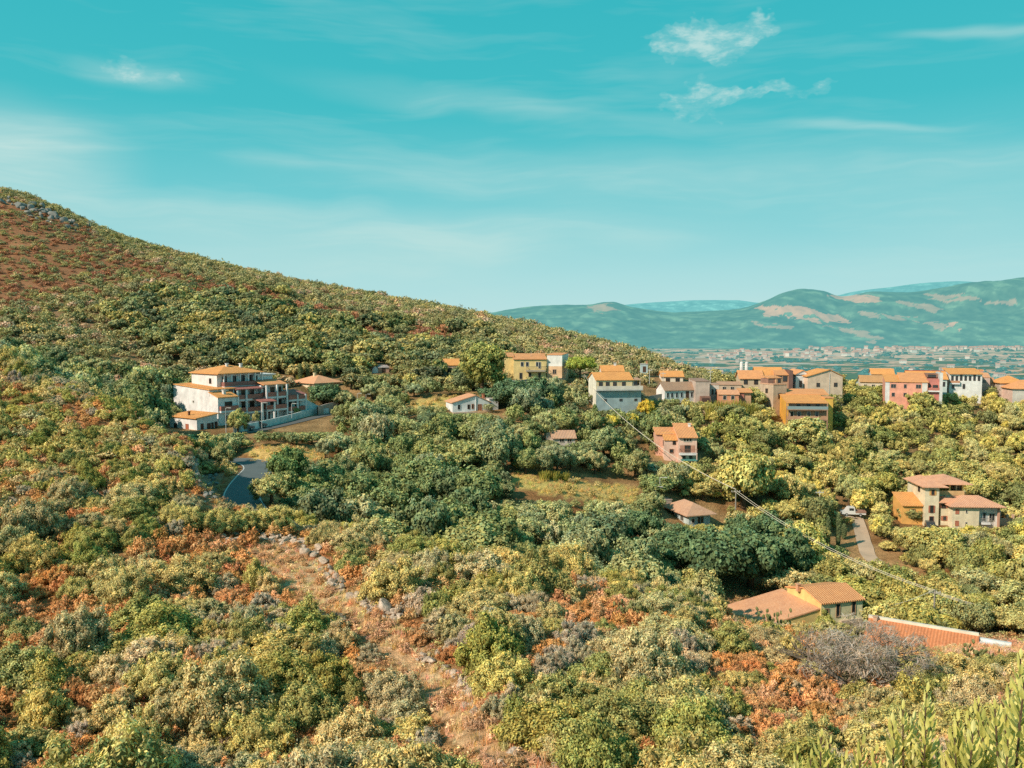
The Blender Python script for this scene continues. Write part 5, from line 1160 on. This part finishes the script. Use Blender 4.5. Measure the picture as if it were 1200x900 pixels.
def blades(seed, n):
    q = np.random.default_rng(seed); a = q.random(n) * 6.283; rr = np.sqrt(q.random(n)) * .5; b = np.stack([np.cos(a) * rr, np.sin(a) * rr, np.zeros(n)], 1)
    h = q.uniform(.5, 1.1, n); lean = q.normal(0, .22, (n, 2)); t = b + np.concatenate([lean, h[:, None]], 1); w = np.stack([np.cos(a + 1.5), np.sin(a + 1.5), 0 * a], 1) * .035
    V = np.stack([b - w, b + w, t + w * .3, t - w * .3], 1).reshape(-1, 3); return V, np.arange(4 * n).reshape(n, 4), q.uniform(.75, 1.25, n), np.zeros((0, 3), int)
GB_ = [blades(s, 22) for s in range(4)]
it = []
n = 14000; Yc = np.sqrt(r.uniform(33 ** 2, 92 ** 2, n)); Uc = r.uniform(-.5, .7, n); Xc = Uc * Yc; Zc = terrain(Xc, Yc); px, py = project(Xc, Yc, Zc); zn = zone(px, py, Xc, Yc)
for i in np.nonzero((zn == 1) | (zn == 5) | (r.random(n) < .12))[0]:
    it.append((Xc[i], Yc[i], Zc[i] - .02, r.uniform(.3, .6), r.uniform(.6, 1.1), tuple(v * r.uniform(.8, 1.2) for v in ((.86, .60, .35) if r.random() < .65 else (.78, .43, .21))), int(r.integers(4))))
n = 9000; Yc = r.uniform(100, 225, n); Uc = r.uniform(-.4, .3, n); Xc = Uc * Yc; Zc = terrain(Xc, Yc); px, py = project(Xc, Yc, Zc); zn = zone(px, py, Xc, Yc)
for i in np.nonzero((zn == 2) | (zn == 4))[0]: it.append((Xc[i], Yc[i], Zc[i] - .02, r.uniform(.5, .9), r.uniform(.5, .9), tuple(v * r.uniform(.8, 1.2) for v in (.75, .55, .21)), int(r.integers(4))))
mass('dry_grass', it, GB_, 'straw coloured dry grass of the path and clearings', 'grass')
# ------------------------------------------------------------------ roads
def asphalt(c, name):
    m, nt, out = new_mat(name); pos = N(nt, 'ShaderNodeNewGeometry').outputs['Position']
    n = noise(nt, pos, .5, 5); n2 = noise(nt, pos, 8, 2)
    principled(nt, out, mixc(nt, math_n(nt, 'ADD', math_n(nt, 'MULTIPLY', n, .7), math_n(nt, 'MULTIPLY', n2, .3)), tuple(v * .65 for v in c), tuple(v * 1.3 for v in c)), .85, n2, .3, .02, .3); return m
def smooth_line(P, n):
    P = np.asarray(P, float); s = np.r_[0, np.cumsum(np.hypot(*np.diff(P, axis=0).T))]; q = np.linspace(0, s[-1], n)
    return np.stack([pchip(s, P[:, 0], q), pchip(s, P[:, 1], q)], 1)
def ribbon(name, P, o0, o1, lift, mat, parent=None, n=90, nc=7):
    P = smooth_line(P, n); T = np.gradient(P, axis=0); T /= np.hypot(T[:, 0], T[:, 1])[:, None]; Nn = np.stack([-T[:, 1], T[:, 0]], 1)
    o = np.linspace(o0, o1, nc); X = P[:, :1] + Nn[:, :1] * o; Y = P[:, 1:] + Nn[:, 1:] * o
    zc = terrain(P[:, 0], P[:, 1]); Z = np.maximum(terrain(X, Y), zc[:, None] - .3) * .45 + zc[:, None] * .55
    Z = np.maximum(Z, terrain(X, Y)) + lift
    I = np.arange(n * nc).reshape(n, nc); F = np.stack([I[:-1, :-1], I[1:, :-1], I[1:, 1:], I[:-1, 1:]], -1).reshape(-1, 4)
    ob = link(bpy.data.objects.new(name, mesh_np(name, np.stack([X, Y, Z], -1).reshape(-1, 3), F, [mat], smooth=True)))
    if parent: ob.parent = parent
    return ob
ASP = asphalt((.13, .155, .16), 'asphalt'); DUST = asphalt((.56, .42, .30), 'dusty_concrete'); LINE = plain((.7, .7, .66), .7, 'road_paint')
rd = ribbon('road', ROADS[0][0], -2.5, 2.5, .10, ASP); tag(rd, 'grey asphalt road bending round the foot of the bare spur', 'road', kind='structure')
for a in (-2.38, 2.22): tag(ribbon('road_marking', ROADS[0][0], a, a + .16, .125, LINE, None, 90, 2), 'white edge line of the bending road', 'road marking', kind='structure')
t = ribbon('track', ROADS[1][0], -1.35, 1.35, .10, DUST); tag(t, 'pale concrete track leading down past the white pickup', 'track', kind='structure')
t = ribbon('street', ROADS[2][0], -1.5, 1.7, .10, asphalt((.14, .14, .135), 'street_asphalt')); tag(t, 'narrow street along the wall of the apartment block', 'street', kind='structure')
t = ribbon('lane', px_line([(652,466),(662,461),(670,455),(676,450)]), -1.4, 1.4, .10, DUST); tag(t, 'pale lane climbing to the umbrella pine', 'lane', kind='structure')
t = ribbon('footpath', px_line([(822,473),(828,482),(838,492),(842,504)]), -1.0, 1.0, .1, DUST); tag(t, 'short pale footpath dropping from the plaster building', 'footpath', kind='structure')
# garden wall along the street
def wall_line(name, pts, h, th, mat, label, cat, up=0.0):
    P = smooth_line([tuple(pt(*p)[:2]) for p in pts], 24); m = MB()
    for (x0, y0), (x1, y1) in zip(P[:-1], P[1:]):
        d = Vector((x1 - x0, y1 - y0)).normalized(); nx, ny = -d.y * th / 2, d.x * th / 2; z0, z1 = gz(x0, y0) + up, gz(x1, y1) + up
        vs = [(x0 - nx, y0 - ny, z0 - 1), (x1 - nx, y1 - ny, z1 - 1), (x1 + nx, y1 + ny, z1 - 1), (x0 + nx, y0 + ny, z0 - 1), (x0 - nx, y0 - ny, z0 + h), (x1 - nx, y1 - ny, z1 + h), (x1 + nx, y1 + ny, z1 + h), (x0 + nx, y0 + ny, z0 + h)]
        m.add(vs, [(3,2,1,0),(4,5,6,7),(0,1,5,4),(2,3,7,6)])
    return tag(m.build(name, mat), label, cat)
wall_line('garden_wall', [(274,508),(300,503),(330,496),(352,490),(372,485)], 1.5, .25, plaster((.66, .70, .68)), 'low white wall between the apartment block and its street', 'wall')
wall_line('retaining_wall', [(372,487),(384,483),(396,479)], 2.2, .3, plaster((.5, .4, .34)), 'brown retaining wall at the upper end of the street', 'wall')
wall_line('terrace_wall', [(596,452),(620,451),(650,450),(661,449)], 1.6, .4, plaster((.4, .36, .32)), 'grey terrace wall under the yellow house', 'wall')
wall_line('boundary_wall', [(754,476),(764,474),(775,472)], 2.4, .4, plaster((.40, .30, .26)), 'reddish boundary wall between the grey-blue and long houses', 'wall')

# ------------------------------------------------------------------ vehicles
def wheel(m, x, y, r=.33, w=.2): m.tube([(x, y - w/2, r), (x, y + w/2, r)], r, 14)
def vehicle(name, label, cat, px, py, rz, col, pick=False, D=None):
    p = pt(px, py, D); o = empty(name, (p.x, p.y, gz(p.x, p.y) + .12), rz); tag(o, label, cat); pm = plain(col, .3, 'car_paint')
    if pick:
        b = MB().prism([(-2.4, .45), (2.35, .45), (2.4, .95), (1.5, 1.08), (.95, 1.85), (-.2, 1.9), (-.35, 1.05), (-.36, .75), (-2.4, .75)], 'y', -.85, .85); b.build('body', pm, o)
        t = MB().box(-2.4, -.4, -.9, -.84, .76, 1.15).box(-2.4, -.4, .84, .9, .76, 1.15).box(-2.45, -2.39, -.9, .9, .76, 1.15); t.build('cargo_bed', plain((.35, .2, .15)), o)
        g = MB().prism([(1.42, 1.14), (.98, 1.78), (.95, 1.78), (1.36, 1.14)], 'y', -.75, .75).box(-.05, .85, -.862, -.852, 1.2, 1.7).box(-.05, .85, .852, .862, 1.2, 1.7)
    else:
        b = MB().prism([(-2.0, .35), (2.0, .35), (2.05, .75), (1.85, .9), (1.1, .98), (.45, 1.45), (-1.0, 1.48), (-1.75, 1.0), (-2.05, .9)], 'y', -.82, .82); b.build('body', pm, o)
        g = MB().prism([(1.02, 1.0), (.44, 1.40), (-.95, 1.43), (-1.55, 1.02)], 'y', -.83, .83)
    g.build('window', glass_mat(), o)
    for x in (-1.35, 1.35):
        for y in (-.78, .78):
            m = MB(); wheel(m, x, y); w = m.build('wheel', plain((.02, .02, .02), .8, 'rubber'), o)
            MB().tube([(x, y - .105, .33), (x, y + .105, .33)], .18, 10).build('rim', plain((.5, .5, .5), .3, 'metal'), w)
    for y in (-.6, .6): MB().box(2.0 if not pick else 2.35, 2.07 if not pick else 2.43, y - .15, y + .15, .62, .78).build('headlight', plain((.7, .7, .65), .2, 'lamp'), o)
    return o
vehicle('pickup_truck', 'white pickup parked at the top of the pale track', 'pickup', 999, 605, R(172), (.75, .74, .72), True)
vehicle('parked_car', 'small dark car parked under the cream villa windows', 'car', 1090, 617, R(250), (.05, .055, .06), D=pt(1083, 617).y - 2)
vehicle('parked_car', 'grey car by the white wall, nearer the small reddish-stemmed tree', 'car', 286, 505, R(30), (.16, .18, .19))
vehicle('parked_car', 'dark grey car by the white wall, next one up the street', 'car', 301, 502, R(30), (.11, .13, .14))
vehicle('parked_car', 'dark car standing at the white ramp wall of the apartment block', 'car', 370, 484, R(20), (.06, .07, .08))

# ------------------------------------------------------------------ poles, lamps, wires
WOOD = bark_mat((.42, .38, .33), 'weathered_pole'); PALEM = plain((.62, .62, .60), .5, 'pale_metal')
def pole(name, px, py, top, label, cat, D=None, arm=True, mat=WOOD, rad=.11):
    p = pt(px, py, D); z = gz(p.x, p.y) if D is None else p.z; h = (py - top) * p.y / 1000; o = empty(name, (p.x, p.y, z)); tag(o, label, cat)
    MB().tube([(0, 0, -.8), (0, 0, h)], [rad * 1.2, rad * .8], 8).build('post', mat, o)
    if arm:
        m = MB().box(-.8, .8, -.05, .05, h - .5, h - .38); m.build('crossarm', mat, o)
        for x in (-.7, -.25, .25, .7): MB().tube([(x, 0, h - .38), (x, 0, h - .2)], .06, 6).build('insulator', PALEM, o)
    else:
        MB().tube([(0, 0, h - .1), (.3, -.2, h + .1), (.9, -.5, h + .12)], .05, 6).box(.75, 1.25, -.68, -.42, h + .05, h + .17).build('lamp_head', PALEM, o)
    return Vector((p.x, p.y, z + h))
TA = pole('utility_pole', 685, 456, 439, 'utility pole on the lane beside the umbrella pine', 'pole')
TB = pole('utility_pole', 862, 592, 573, 'utility pole in front of the big yellow-green tree', 'pole', D=150)
TC = pole('utility_pole', 1094, 736, 689, 'utility pole behind the white parapet of the red tiled store', 'pole', D=108)
for px, py, tp, lab, cat, arm in ((832, 470, 434, 'tall pale pole at the corner of the plaster building', 'pole', 1), (960, 606, 574, 'pale pole in the wood to the side of the cypresses', 'pole', 1), (768, 592, 570, 'shorter of two poles by the low blue-grey house', 'pole', 0), (773, 590, 559, 'taller of two poles by the low blue-grey house', 'pole', 0),
        (761, 452, 432, 'thin pole above the bungalow beside the garden shed', 'pole', 1), (777, 449, 436, 'short pole by the bungalow roof', 'pole', 1), (428, 432, 414, 'pole among trees by the whitewashed hut', 'pole', 1), (419, 476, 461, 'street lamp in the wood, nearer the villa garden', 'street lamp', 0), (429, 475, 462, 'street lamp in the wood, farther from the villa garden', 'street lamp', 0), (467, 456, 445, 'short post at the yellowish hedge on the terrace', 'post', 1),
        (265, 511, 478, 'tall white street lamp at the corner of the apartment block', 'street lamp', 0), (307, 503, 472, 'white street lamp before the middle balconies', 'street lamp', 0), (342, 494, 473, 'street lamp before the far balconies of the apartment block', 'street lamp', 0), (974, 462, 441, 'pole rising from the wide gable house roof line', 'pole', 1), (1145, 456, 428, 'pole at the end of the white house with dark windows', 'pole', 1)):
    pole('utility_pole' if arm else 'street_lamp', px, py, tp, lab, cat, None, bool(arm), PALEM, .08 if arm else .06)
def wire(a, b, sag, r, label, off=0.0):
    d = (b - a); side = Vector((d.y, -d.x, 0)).normalized() * off; pts = []
    for i in range(33):
        t = i / 32; p = a.lerp(b, t) + side; p.z -= sag * 4 * t * (1 - t); pts.append(p)
    return tag(MB().tube(pts, r, 5).build('power_line', plain((.74, .67, .55), .5, 'cable')), label, 'cable')
H0 = pt(700, 461, 213)
wire(TA, H0, .3, .05, 'cable from the lane pole to the grey-blue house')
wire(H0, TB, 2.2, .065, 'thick pale cable sagging from the grey-blue house to the yellow-green tree')
for o_ in (-.3, .3): wire(TB - Vector((0, 0, .3)), TC - Vector((0, 0, .2)), 1.6, .036, 'upper pale wire of the pair sagging to the pole behind the store' if o_ < 0 else 'lower pale wire of the pair sagging to the pole behind the store', o_)
END = pt(1260, 735, 100)
for o_ in (-.45, 0, .45): wire(TC - Vector((0, 0, .3)), END, .5, .028, 'wire running on from the store pole along the dark trees', o_)['group'] = 'wires past the store pole'
wire(TC, pt(1008, 745, 104) + Vector((0, 0, 3.2)), .5, .03, 'thin wire from the store pole to the yellow farmhouse')

# ------------------------------------------------------------------ stones
def stone(seed, n=3):
    import bmesh
    bm = bmesh.new(); bmesh.ops.create_icosphere(bm, subdivisions=n, radius=1); r = np.random.default_rng(seed); s = r.uniform(.65, 1.2, 3); pl = [(unit(r.normal(size=3)), r.uniform(.42, .8)) for _ in range(11)]
    for v in bm.verts:
        p = np.array(v.co)
        for nn, d in pl:
            k = p @ nn
            if k > d: p = p - nn * (k - d) * .93
        p = p * (1 + .10 * (vnoise(p[0] * 3 + 5, p[1] * 3 + p[2] * 2 + 5, seed) - .5)); v.co = p * s
    me = bpy.data.meshes.new('rock'); bm.to_mesh(me); bm.free(); me.materials.append(ROCK); return me
ST_ = [stone(s) for s in range(8)]
rr = random.Random(3)
CR_ = [m_.copy() for m_ in ST_[:4]]
for m_ in CR_: m_.materials.clear(); m_.materials.append(CRAG)
def rock(px, py, spx, label, group=None, D=None, name='rock', zs=.7, cat='rock'):
    p = pt(px, py, D); s = spx * p.y / 2000; o = link(bpy.data.objects.new(name, rr.choice(ST_))); o.location = (p.x, p.y, gz(p.x, p.y) + s * .35)
    o.scale = (s * rr.uniform(.85, 1.2), s * rr.uniform(.85, 1.2), s * zs * rr.uniform(.8, 1.2)); o.rotation_euler = (rr.uniform(-.4, .4), rr.uniform(-.4, .4), rr.uniform(0, 6.28)); return tag(o, label, cat, group)
rock(358, 650, 20, 'largest pale boulder at the upper end of the dry path', name='boulder', cat='boulder')
rock(453, 716, 20, 'big grey boulder at the bend of the tumbled stone wall', name='boulder', zs=1.1, cat='boulder')
rock(540, 808, 18, 'squarish boulder in the lower stone heap by the path', name='boulder', cat='boulder')
for line, n, sp, w in (([(262,634),(300,630),(340,634),(372,648)], 90, 8, 'upper heap of pale stones'), ([(376,655),(398,688),(425,705),(452,716),(468,724)], 120, 8, 'middle stretch of the tumbled stone wall'), ([(492,768),(520,782),(545,800),(552,822),(548,832)], 80, 8, 'lower stone heap by the path'), ([(600,880),(640,892),(660,898)], 12, 11, 'last stones at the foot of the path'), ([(300,690),(265,680),(250,676)], 12, 11, 'loose stones among the rust shrubs')):
    L = smooth_line(line, 200)
    for i in range(n):
        q = L[rr.randrange(200)]; rock(q[0] + rr.gauss(0, 5), q[1] + rr.gauss(0, 4), rr.uniform(.4, 1.5) ** 1.4 * sp, 'pale stone of the ' + w, w)
for i in range(60):
    t = rr.random(); rock(6 + 100 * t + rr.gauss(0, 6), 232 + 32 * t + abs(rr.gauss(0, 7)), rr.uniform(4, 12), 'grey crag on the stony top of the hill', 'crags on the hilltop', name='crag', zs=1.0, cat='crag').data = rr.choice(CR_)
bq = 0
while bq < 90:
    a_, b_ = rr.uniform(222, 290), rr.uniform(526, 592)
    if not inpoly(np.array([a_]), np.array([b_]), BANK)[0]: continue
    bq += 1; rock(a_, b_, rr.uniform(3, 9), 'dark broken stone in the cut bank above the bending road', 'stones of the road cut', name='stone', zs=.9, cat='stone').data = rr.choice(CR_ + ST_[:2])
for px, py, s in ((38, 266, 7), (295, 316, 6), (60, 262, 6), (345, 330, 5)): rock(px, py, s, 'small pale outcrop among the scrub high on the hill', 'outcrops on the hill', name='outcrop', cat='outcrop')

# ------------------------------------------------------------------ reeds, prickly pears, bare tree
RB = [blades(50 + s, 160) for s in range(3)]
RM = []
for b in RB:
    V = b[0].copy(); V[:, 2] *= 2.6; V[:, :2] *= 1.5; RM.append(crown_mesh('reeds', (V, b[1], b[2], b[3]), [FOL]))
for i, (px, py, wp) in enumerate([(832,492,14),(842,490,14),(852,491,14),(862,490,15),(873,491,14),(882,492,13),(638,562,14),(650,562,14),(662,563,13),(1008,594,12),(1020,592,12),(352,446,9),(476,470,9)]):
    p = pt(px, py); k = p.y / 1000; o = link(bpy.data.objects.new('reed_clump', RM[i % 3])); o.location = p; o.scale = (wp * k * .6, wp * k * .6, wp * k * (.55 if i < 6 else .28)); o.color = (.34, .31, .07, 1)
    tag(o, 'bright yellow-green clump of reeds ' + ('below the salmon house' if i < 6 else 'at the edge of the meadow' if i < 9 else 'behind the pickup' if i < 11 else 'on the upper terraces'), 'reeds', 'reed clumps')
PEAR = foliage('cactus', 'tone')
def pear(px, py, wpx, label):
    p = pt(px, py); s = wpx * p.y / 1000; m = MB(); q = random.Random(px); iv, jf = ico()
    for i in range(70):
        b = Vector((q.gauss(0, .33), q.gauss(0, .25), 0)) * s; zc = q.uniform(.1, .55) * s; a = q.uniform(0, 3.14); tl = q.uniform(-.5, .5); vs = []
        for v in iv:
            w = Vector((v[0] * .16, v[1] * .03, v[2] * .24)); w.rotate(__import__('mathutils').Euler((tl * .5, tl, a))); vs.append(tuple(b + Vector((0, 0, zc)) + w * q.uniform(.98, 1.02)))
        m.add(vs, [tuple(f) for f in jf])
    o = m.build('prickly_pear', plain((.22, .23, .085), .6, 'cactus_pad'), None, True); o.location = (p.x, p.y, gz(p.x, p.y)); tag(o, label, 'cactus')
pear(900, 742, 44, 'prickly pear thicket in front of the yellow farmhouse roof'); pear(1150, 782, 40, 'prickly pear thicket in front of the red tiled store'); pear(1010, 748, 24, 'small prickly pear clump by the farmhouse corner'); pear(745, 726, 36, 'prickly pear among rust shrubs at the brow of the slope')
def bare_tree(px, py, top, wpx):
    p = pt(px, py); k = p.y / 1000; H = (py - top) * k; Wd = wpx * k / 2; m = MB(); tw = MB(); q = random.Random(21)
    def grow(a, d, ln, r, lv):
        n = 3; pts = [a]; dd = d.copy()
        for i in range(n):
            dd = (dd + Vector((q.gauss(0, .18), q.gauss(0, .18), q.gauss(0, .1)))).normalized(); pts.append(pts[-1] + dd * ln / n)
        (m if lv < 3 else tw).tube(pts, [r * (1 - .4 * i / n) for i in range(n + 1)], 6 if lv < 2 else 4, 0, lv < 2)
        if lv >= 5: return
        for j in range(3 if lv < 4 else 4):
            nd = (dd + Vector((q.gauss(0, .62), q.gauss(0, .62), q.gauss(.1, .34)))).normalized(); grow(pts[q.choice((2, 3, 3))], nd, ln * q.uniform(.58, .82), r * .56, lv + 1)
    for i in range(5):
        a = i * 1.256 + .4; grow(Vector((0, 0, -.2)), Vector((math.cos(a) * 1.0, math.sin(a) * .6, .75)).normalized(), Wd * .55, .19, 1)
    o = empty('bare_tree', (p.x, p.y, gz(p.x, p.y))); tag(o, 'grey leafless tree spreading in front of the red tiled store', 'tree'); o.scale = (1, 1, H / (Wd * 1.25))
    cl = link(bpy.data.objects.new('twig_cloud', crown_mesh('twig_cloud', crown(77, 90, 80, .075, 'round', False, .07, up=.6, tuft=(.13, .24), gap=.2), [FOL]))); cl.parent = o; cl.color = (.40, .33, .27, 1); cl.scale = (Wd, Wd, Wd * .9); cl.location = (0, 0, Wd * .28)
    m.build('trunk', DEAD, o, True); tw.build('twigs', bark_mat((.30, .24, .19), 'grey_twigs'), o)
bare_tree(1012, 806, 730, 165)

# ------------------------------------------------------------------ distant town on the plain
def far_house(seed):
    q = random.Random(seed); m = MB(); w, d, hh = q.uniform(9, 16), q.uniform(8, 12), q.uniform(6, 10)
    m.box(-w/2, w/2, -d/2, d/2, 0, hh, 0); m.prism([(-d/2 - .5, hh), (0, hh + 2.6), (d/2 + .5, hh)], 'x', -w/2 - .5, w/2 + .5, 1)
    for i in range(4):
        x = -w/2 + w * (i + .5) / 4; m.box(x - .6, x + .6, -d/2 - .05, -d/2 + .05, hh * .55, hh * .55 + 1.8, 2)
    return m.mesh('town_house', [hz_mat((.62, .46, .38)) if seed % 3 else hz_mat((.72, .64, .56)), hz_mat((.55, .26, .18)), hz_mat((.12, .12, .12))])
def hz_mat(c):
    m, nt, out = new_mat('hazed_plaster'); d = N(nt, 'ShaderNodeBsdfDiffuse'); d.inputs[0].default_value = (*[v * .62 for v in c], 1); e = N(nt, 'ShaderNodeEmission'); e.inputs[0].default_value = (.10, .21, .21, 1)  # haze over the town imitated by a teal glow in each material
    a = N(nt, 'ShaderNodeAddShader'); nt.links.new(d.outputs[0], a.inputs[0]); nt.links.new(e.outputs[0], a.inputs[1]); nt.links.new(a.outputs[0], out.inputs[0]); return m
TH_ = [far_house(s) for s in range(6)]
q = random.Random(12); nT = 0
for (x0, y0, x1, y1, sp, n) in ((830, 420, 960, 414, 3.2, 60), (940, 416, 990, 410, 3.5, 36), (985, 417, 1080, 408, 2.5, 46), (1075, 412, 1140, 406, 2.5, 30), (1135, 408, 1200, 403, 3.6, 58), (1050, 428, 1200, 432, 5, 14), (1120, 405, 1260, 404, 3, 26)):
    for i in range(n):
        t = q.random(); px = x0 + (x1 - x0) * t; py = y0 + (y1 - y0) * t + q.gauss(0, sp); dx, dy, dz = ray(px, max(py, 409.2)); s = ZP / dz; d = s * dy
        if py < 411: d = min(d, 6300)
        x = dx / dy * d; z = ZP
        o = link(bpy.data.objects.new("town_house", TH_[nT % 6])); nT += 1; o.location = (x, d, z); o.rotation_euler = (0, 0, q.uniform(-.6, .6)); sc = q.uniform(1.1, 2.0) * (1.25 if d > 4500 else 1); o.scale = (sc, sc, sc * q.uniform(.8, 1.1))
        tag(o, 'tiny pale house with a reddish roof in the town on the valley floor', 'house', 'houses of the distant town')
# dark woods strung over the plain
FW = [crown(1200 + s, 10, 7, 0.3, 'round', False, .8, tuft=(.35, .5)) for s in range(3)]
it = []; rr_ = np.random.default_rng(4)
for i in range(3400):
    d = math.exp(rr_.uniform(math.log(1700), math.log(6200))); u = rr_.uniform(-.05, .75); x = u * d
    if fbm(np.array([x / 260]), np.array([d / 190]), 71, 3)[0] < .53: continue
    it.append((x, d, ZP - 1, rr_.uniform(7, 16), .75, (.05, .105, .085), int(rr_.integers(3))))
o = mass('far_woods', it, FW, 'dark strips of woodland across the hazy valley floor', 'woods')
o.data.materials.clear(); fwm, nt, out = new_mat('hazed_foliage'); a = N(nt, 'ShaderNodeAttribute', attribute_name='tint'); d = N(nt, 'ShaderNodeBsdfDiffuse'); nt.links.new(a.outputs[0], d.inputs[0]); e = N(nt, 'ShaderNodeEmission'); e.inputs[0].default_value = (*(HAZE_GLOW * .62), 1)  # far woods get their air haze as emission
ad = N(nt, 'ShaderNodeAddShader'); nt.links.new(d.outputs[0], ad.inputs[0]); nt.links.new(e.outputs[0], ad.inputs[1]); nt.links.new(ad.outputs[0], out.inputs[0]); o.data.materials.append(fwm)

# ------------------------------------------------------------------ near leafy shrub at the foot of the viewpoint
def leafy_stems(tips, label, seed, lsc=1.0):
    q = random.Random(seed); m = MB(); st = MB(); c = pt(tips[0][0], 900, tips[0][2]); gx, gy = sum(pt(a, 900, d).x for a, b, d in tips) / len(tips), sum(d for a, b, d in tips) / len(tips); g0 = gz(gx, gy)
    for px, py, D in tips:
        tip = pt(px, py, D); base = Vector((gx + (tip.x - gx) * .45, gy + (tip.y - gy) * .45, g0 - .1)); ax = (tip - base); ln = ax.length
        mid = base.lerp(tip, .55) + Vector((q.gauss(0, .04), q.gauss(0, .04), 0)); P = [base, mid, tip]; st.tube(P, [.02, .012, .004], 5)
        nl = int(95 * min(1, ln / 2)); dirn = (tip - mid).normalized()
        for i in range(nl):
            t = (i / nl) ** .8; h_ = 1 - t * min(.75, 1.1 / ln); p = mid.lerp(tip, (h_ - .55) / .45) if h_ > .55 else base.lerp(mid, h_ / .55)
            a = i * 2.4 + q.uniform(-.3, .3); e = dirn.orthogonal().normalized(); f = dirn.cross(e); out_ = e * math.cos(a) + f * math.sin(a)
            sp = .18 + .62 * min(1, (1 - h_) * ln / .35); d = (dirn * (1 - .45 * sp) + out_ * sp).normalized(); L = q.uniform(.08, .12) * lsc * (.5 + .5 * min(1, .25 + t * 5)); w = L * .15; side = d.cross(out_).normalized() if d.cross(out_).length > 1e-4 else e; nn = side.cross(d).normalized()
            vs = [p, p + d * L * .35 + side * w + nn * w * .5, p + d * L * .75 + side * w * .8 + nn * w * .3, p + d * L, p + d * L * .75 - side * w * .8 + nn * w * .3, p + d * L * .35 - side * w + nn * w * .5, p + d * L * .4, p + d * L * .75]
            m.add(vs, [(0, 1, 6), (0, 6, 5), (1, 2, 7, 6), (6, 7, 4, 5), (2, 3, 7), (7, 3, 4)], 0)
    me = m.mesh('leaves', [LEAFM]); o = empty('spurge_shrub', (gx, gy, g0)); tag(o, label, 'shrub')
    for nm, mm in (('leaves', me), ('stems', st.mesh('stems', BARK))):
        for v in mm.vertices: v.co = v.co - Vector((gx, gy, g0))
        c_ = link(bpy.data.objects.new(nm, mm)); c_.parent = o
def leafmat():
    m, nt, out = new_mat('spurge_leaf'); tc = N(nt, 'ShaderNodeTexCoord').outputs['Object']; n = noise(nt, tc, 5, 3)
    c = ramp(nt, n, [(.3, (.38, .38, .09)), (.5, (.74, .66, .18)), (.72, (.90, .82, .38))]); d = N(nt, 'ShaderNodeBsdfPrincipled'); nt.links.new(c, d.inputs[0]); d.inputs['Roughness'].default_value = .55; t = N(nt, 'ShaderNodeBsdfTranslucent'); nt.links.new(c, t.inputs[0])
    mx = N(nt, 'ShaderNodeMixShader'); mx.inputs[0].default_value = .3; nt.links.new(d.outputs[0], mx.inputs[1]); nt.links.new(t.outputs[0], mx.inputs[2]); nt.links.new(mx.outputs[0], out.inputs[0]); return m
LEAFM = leafmat()
q = random.Random(31)
T1 = [(1196, 772, 4.2), (1184, 808, 4.4), (1200, 800, 3.9), (1212, 790, 4.1), (1172, 838, 4.3)] + [(q.uniform(1165, 1235), q.uniform(825, 880), q.uniform(3.7, 4.6)) for _ in range(11)]
T2 = [(1146, 826, 4.4), (1136, 838, 4.5), (1152, 846, 4.2), (1122, 846, 4.3)] + [(q.uniform(1095, 1165), q.uniform(850, 895), q.uniform(3.9, 4.8)) for _ in range(10)]
T3 = [(1086, 812, 4.6), (1058, 832, 4.7), (1070, 846, 4.8), (1092, 836, 4.9), (1046, 850, 4.7)] + [(q.uniform(1040, 1105), q.uniform(852, 890), q.uniform(4.2, 5.0)) for _ in range(8)]
T4 = [(962, 864, 4.5), (972, 872, 4.6), (1010, 874, 4.5), (1026, 884, 4.4), (934, 884, 4.7), (950, 890, 4.6), (990, 892, 4.5)]
leafy_stems(T1, 'tall long-leaved spurge at the very corner, its tip highest of all', 1); leafy_stems(T2, 'bushy long-leaved spurge beside the tallest one', 2); leafy_stems(T3, 'spurge with a single raised spray between the others', 3); leafy_stems(T4, 'few low spurge tips farthest from the corner', 4)
print('objects', len(scene.objects))
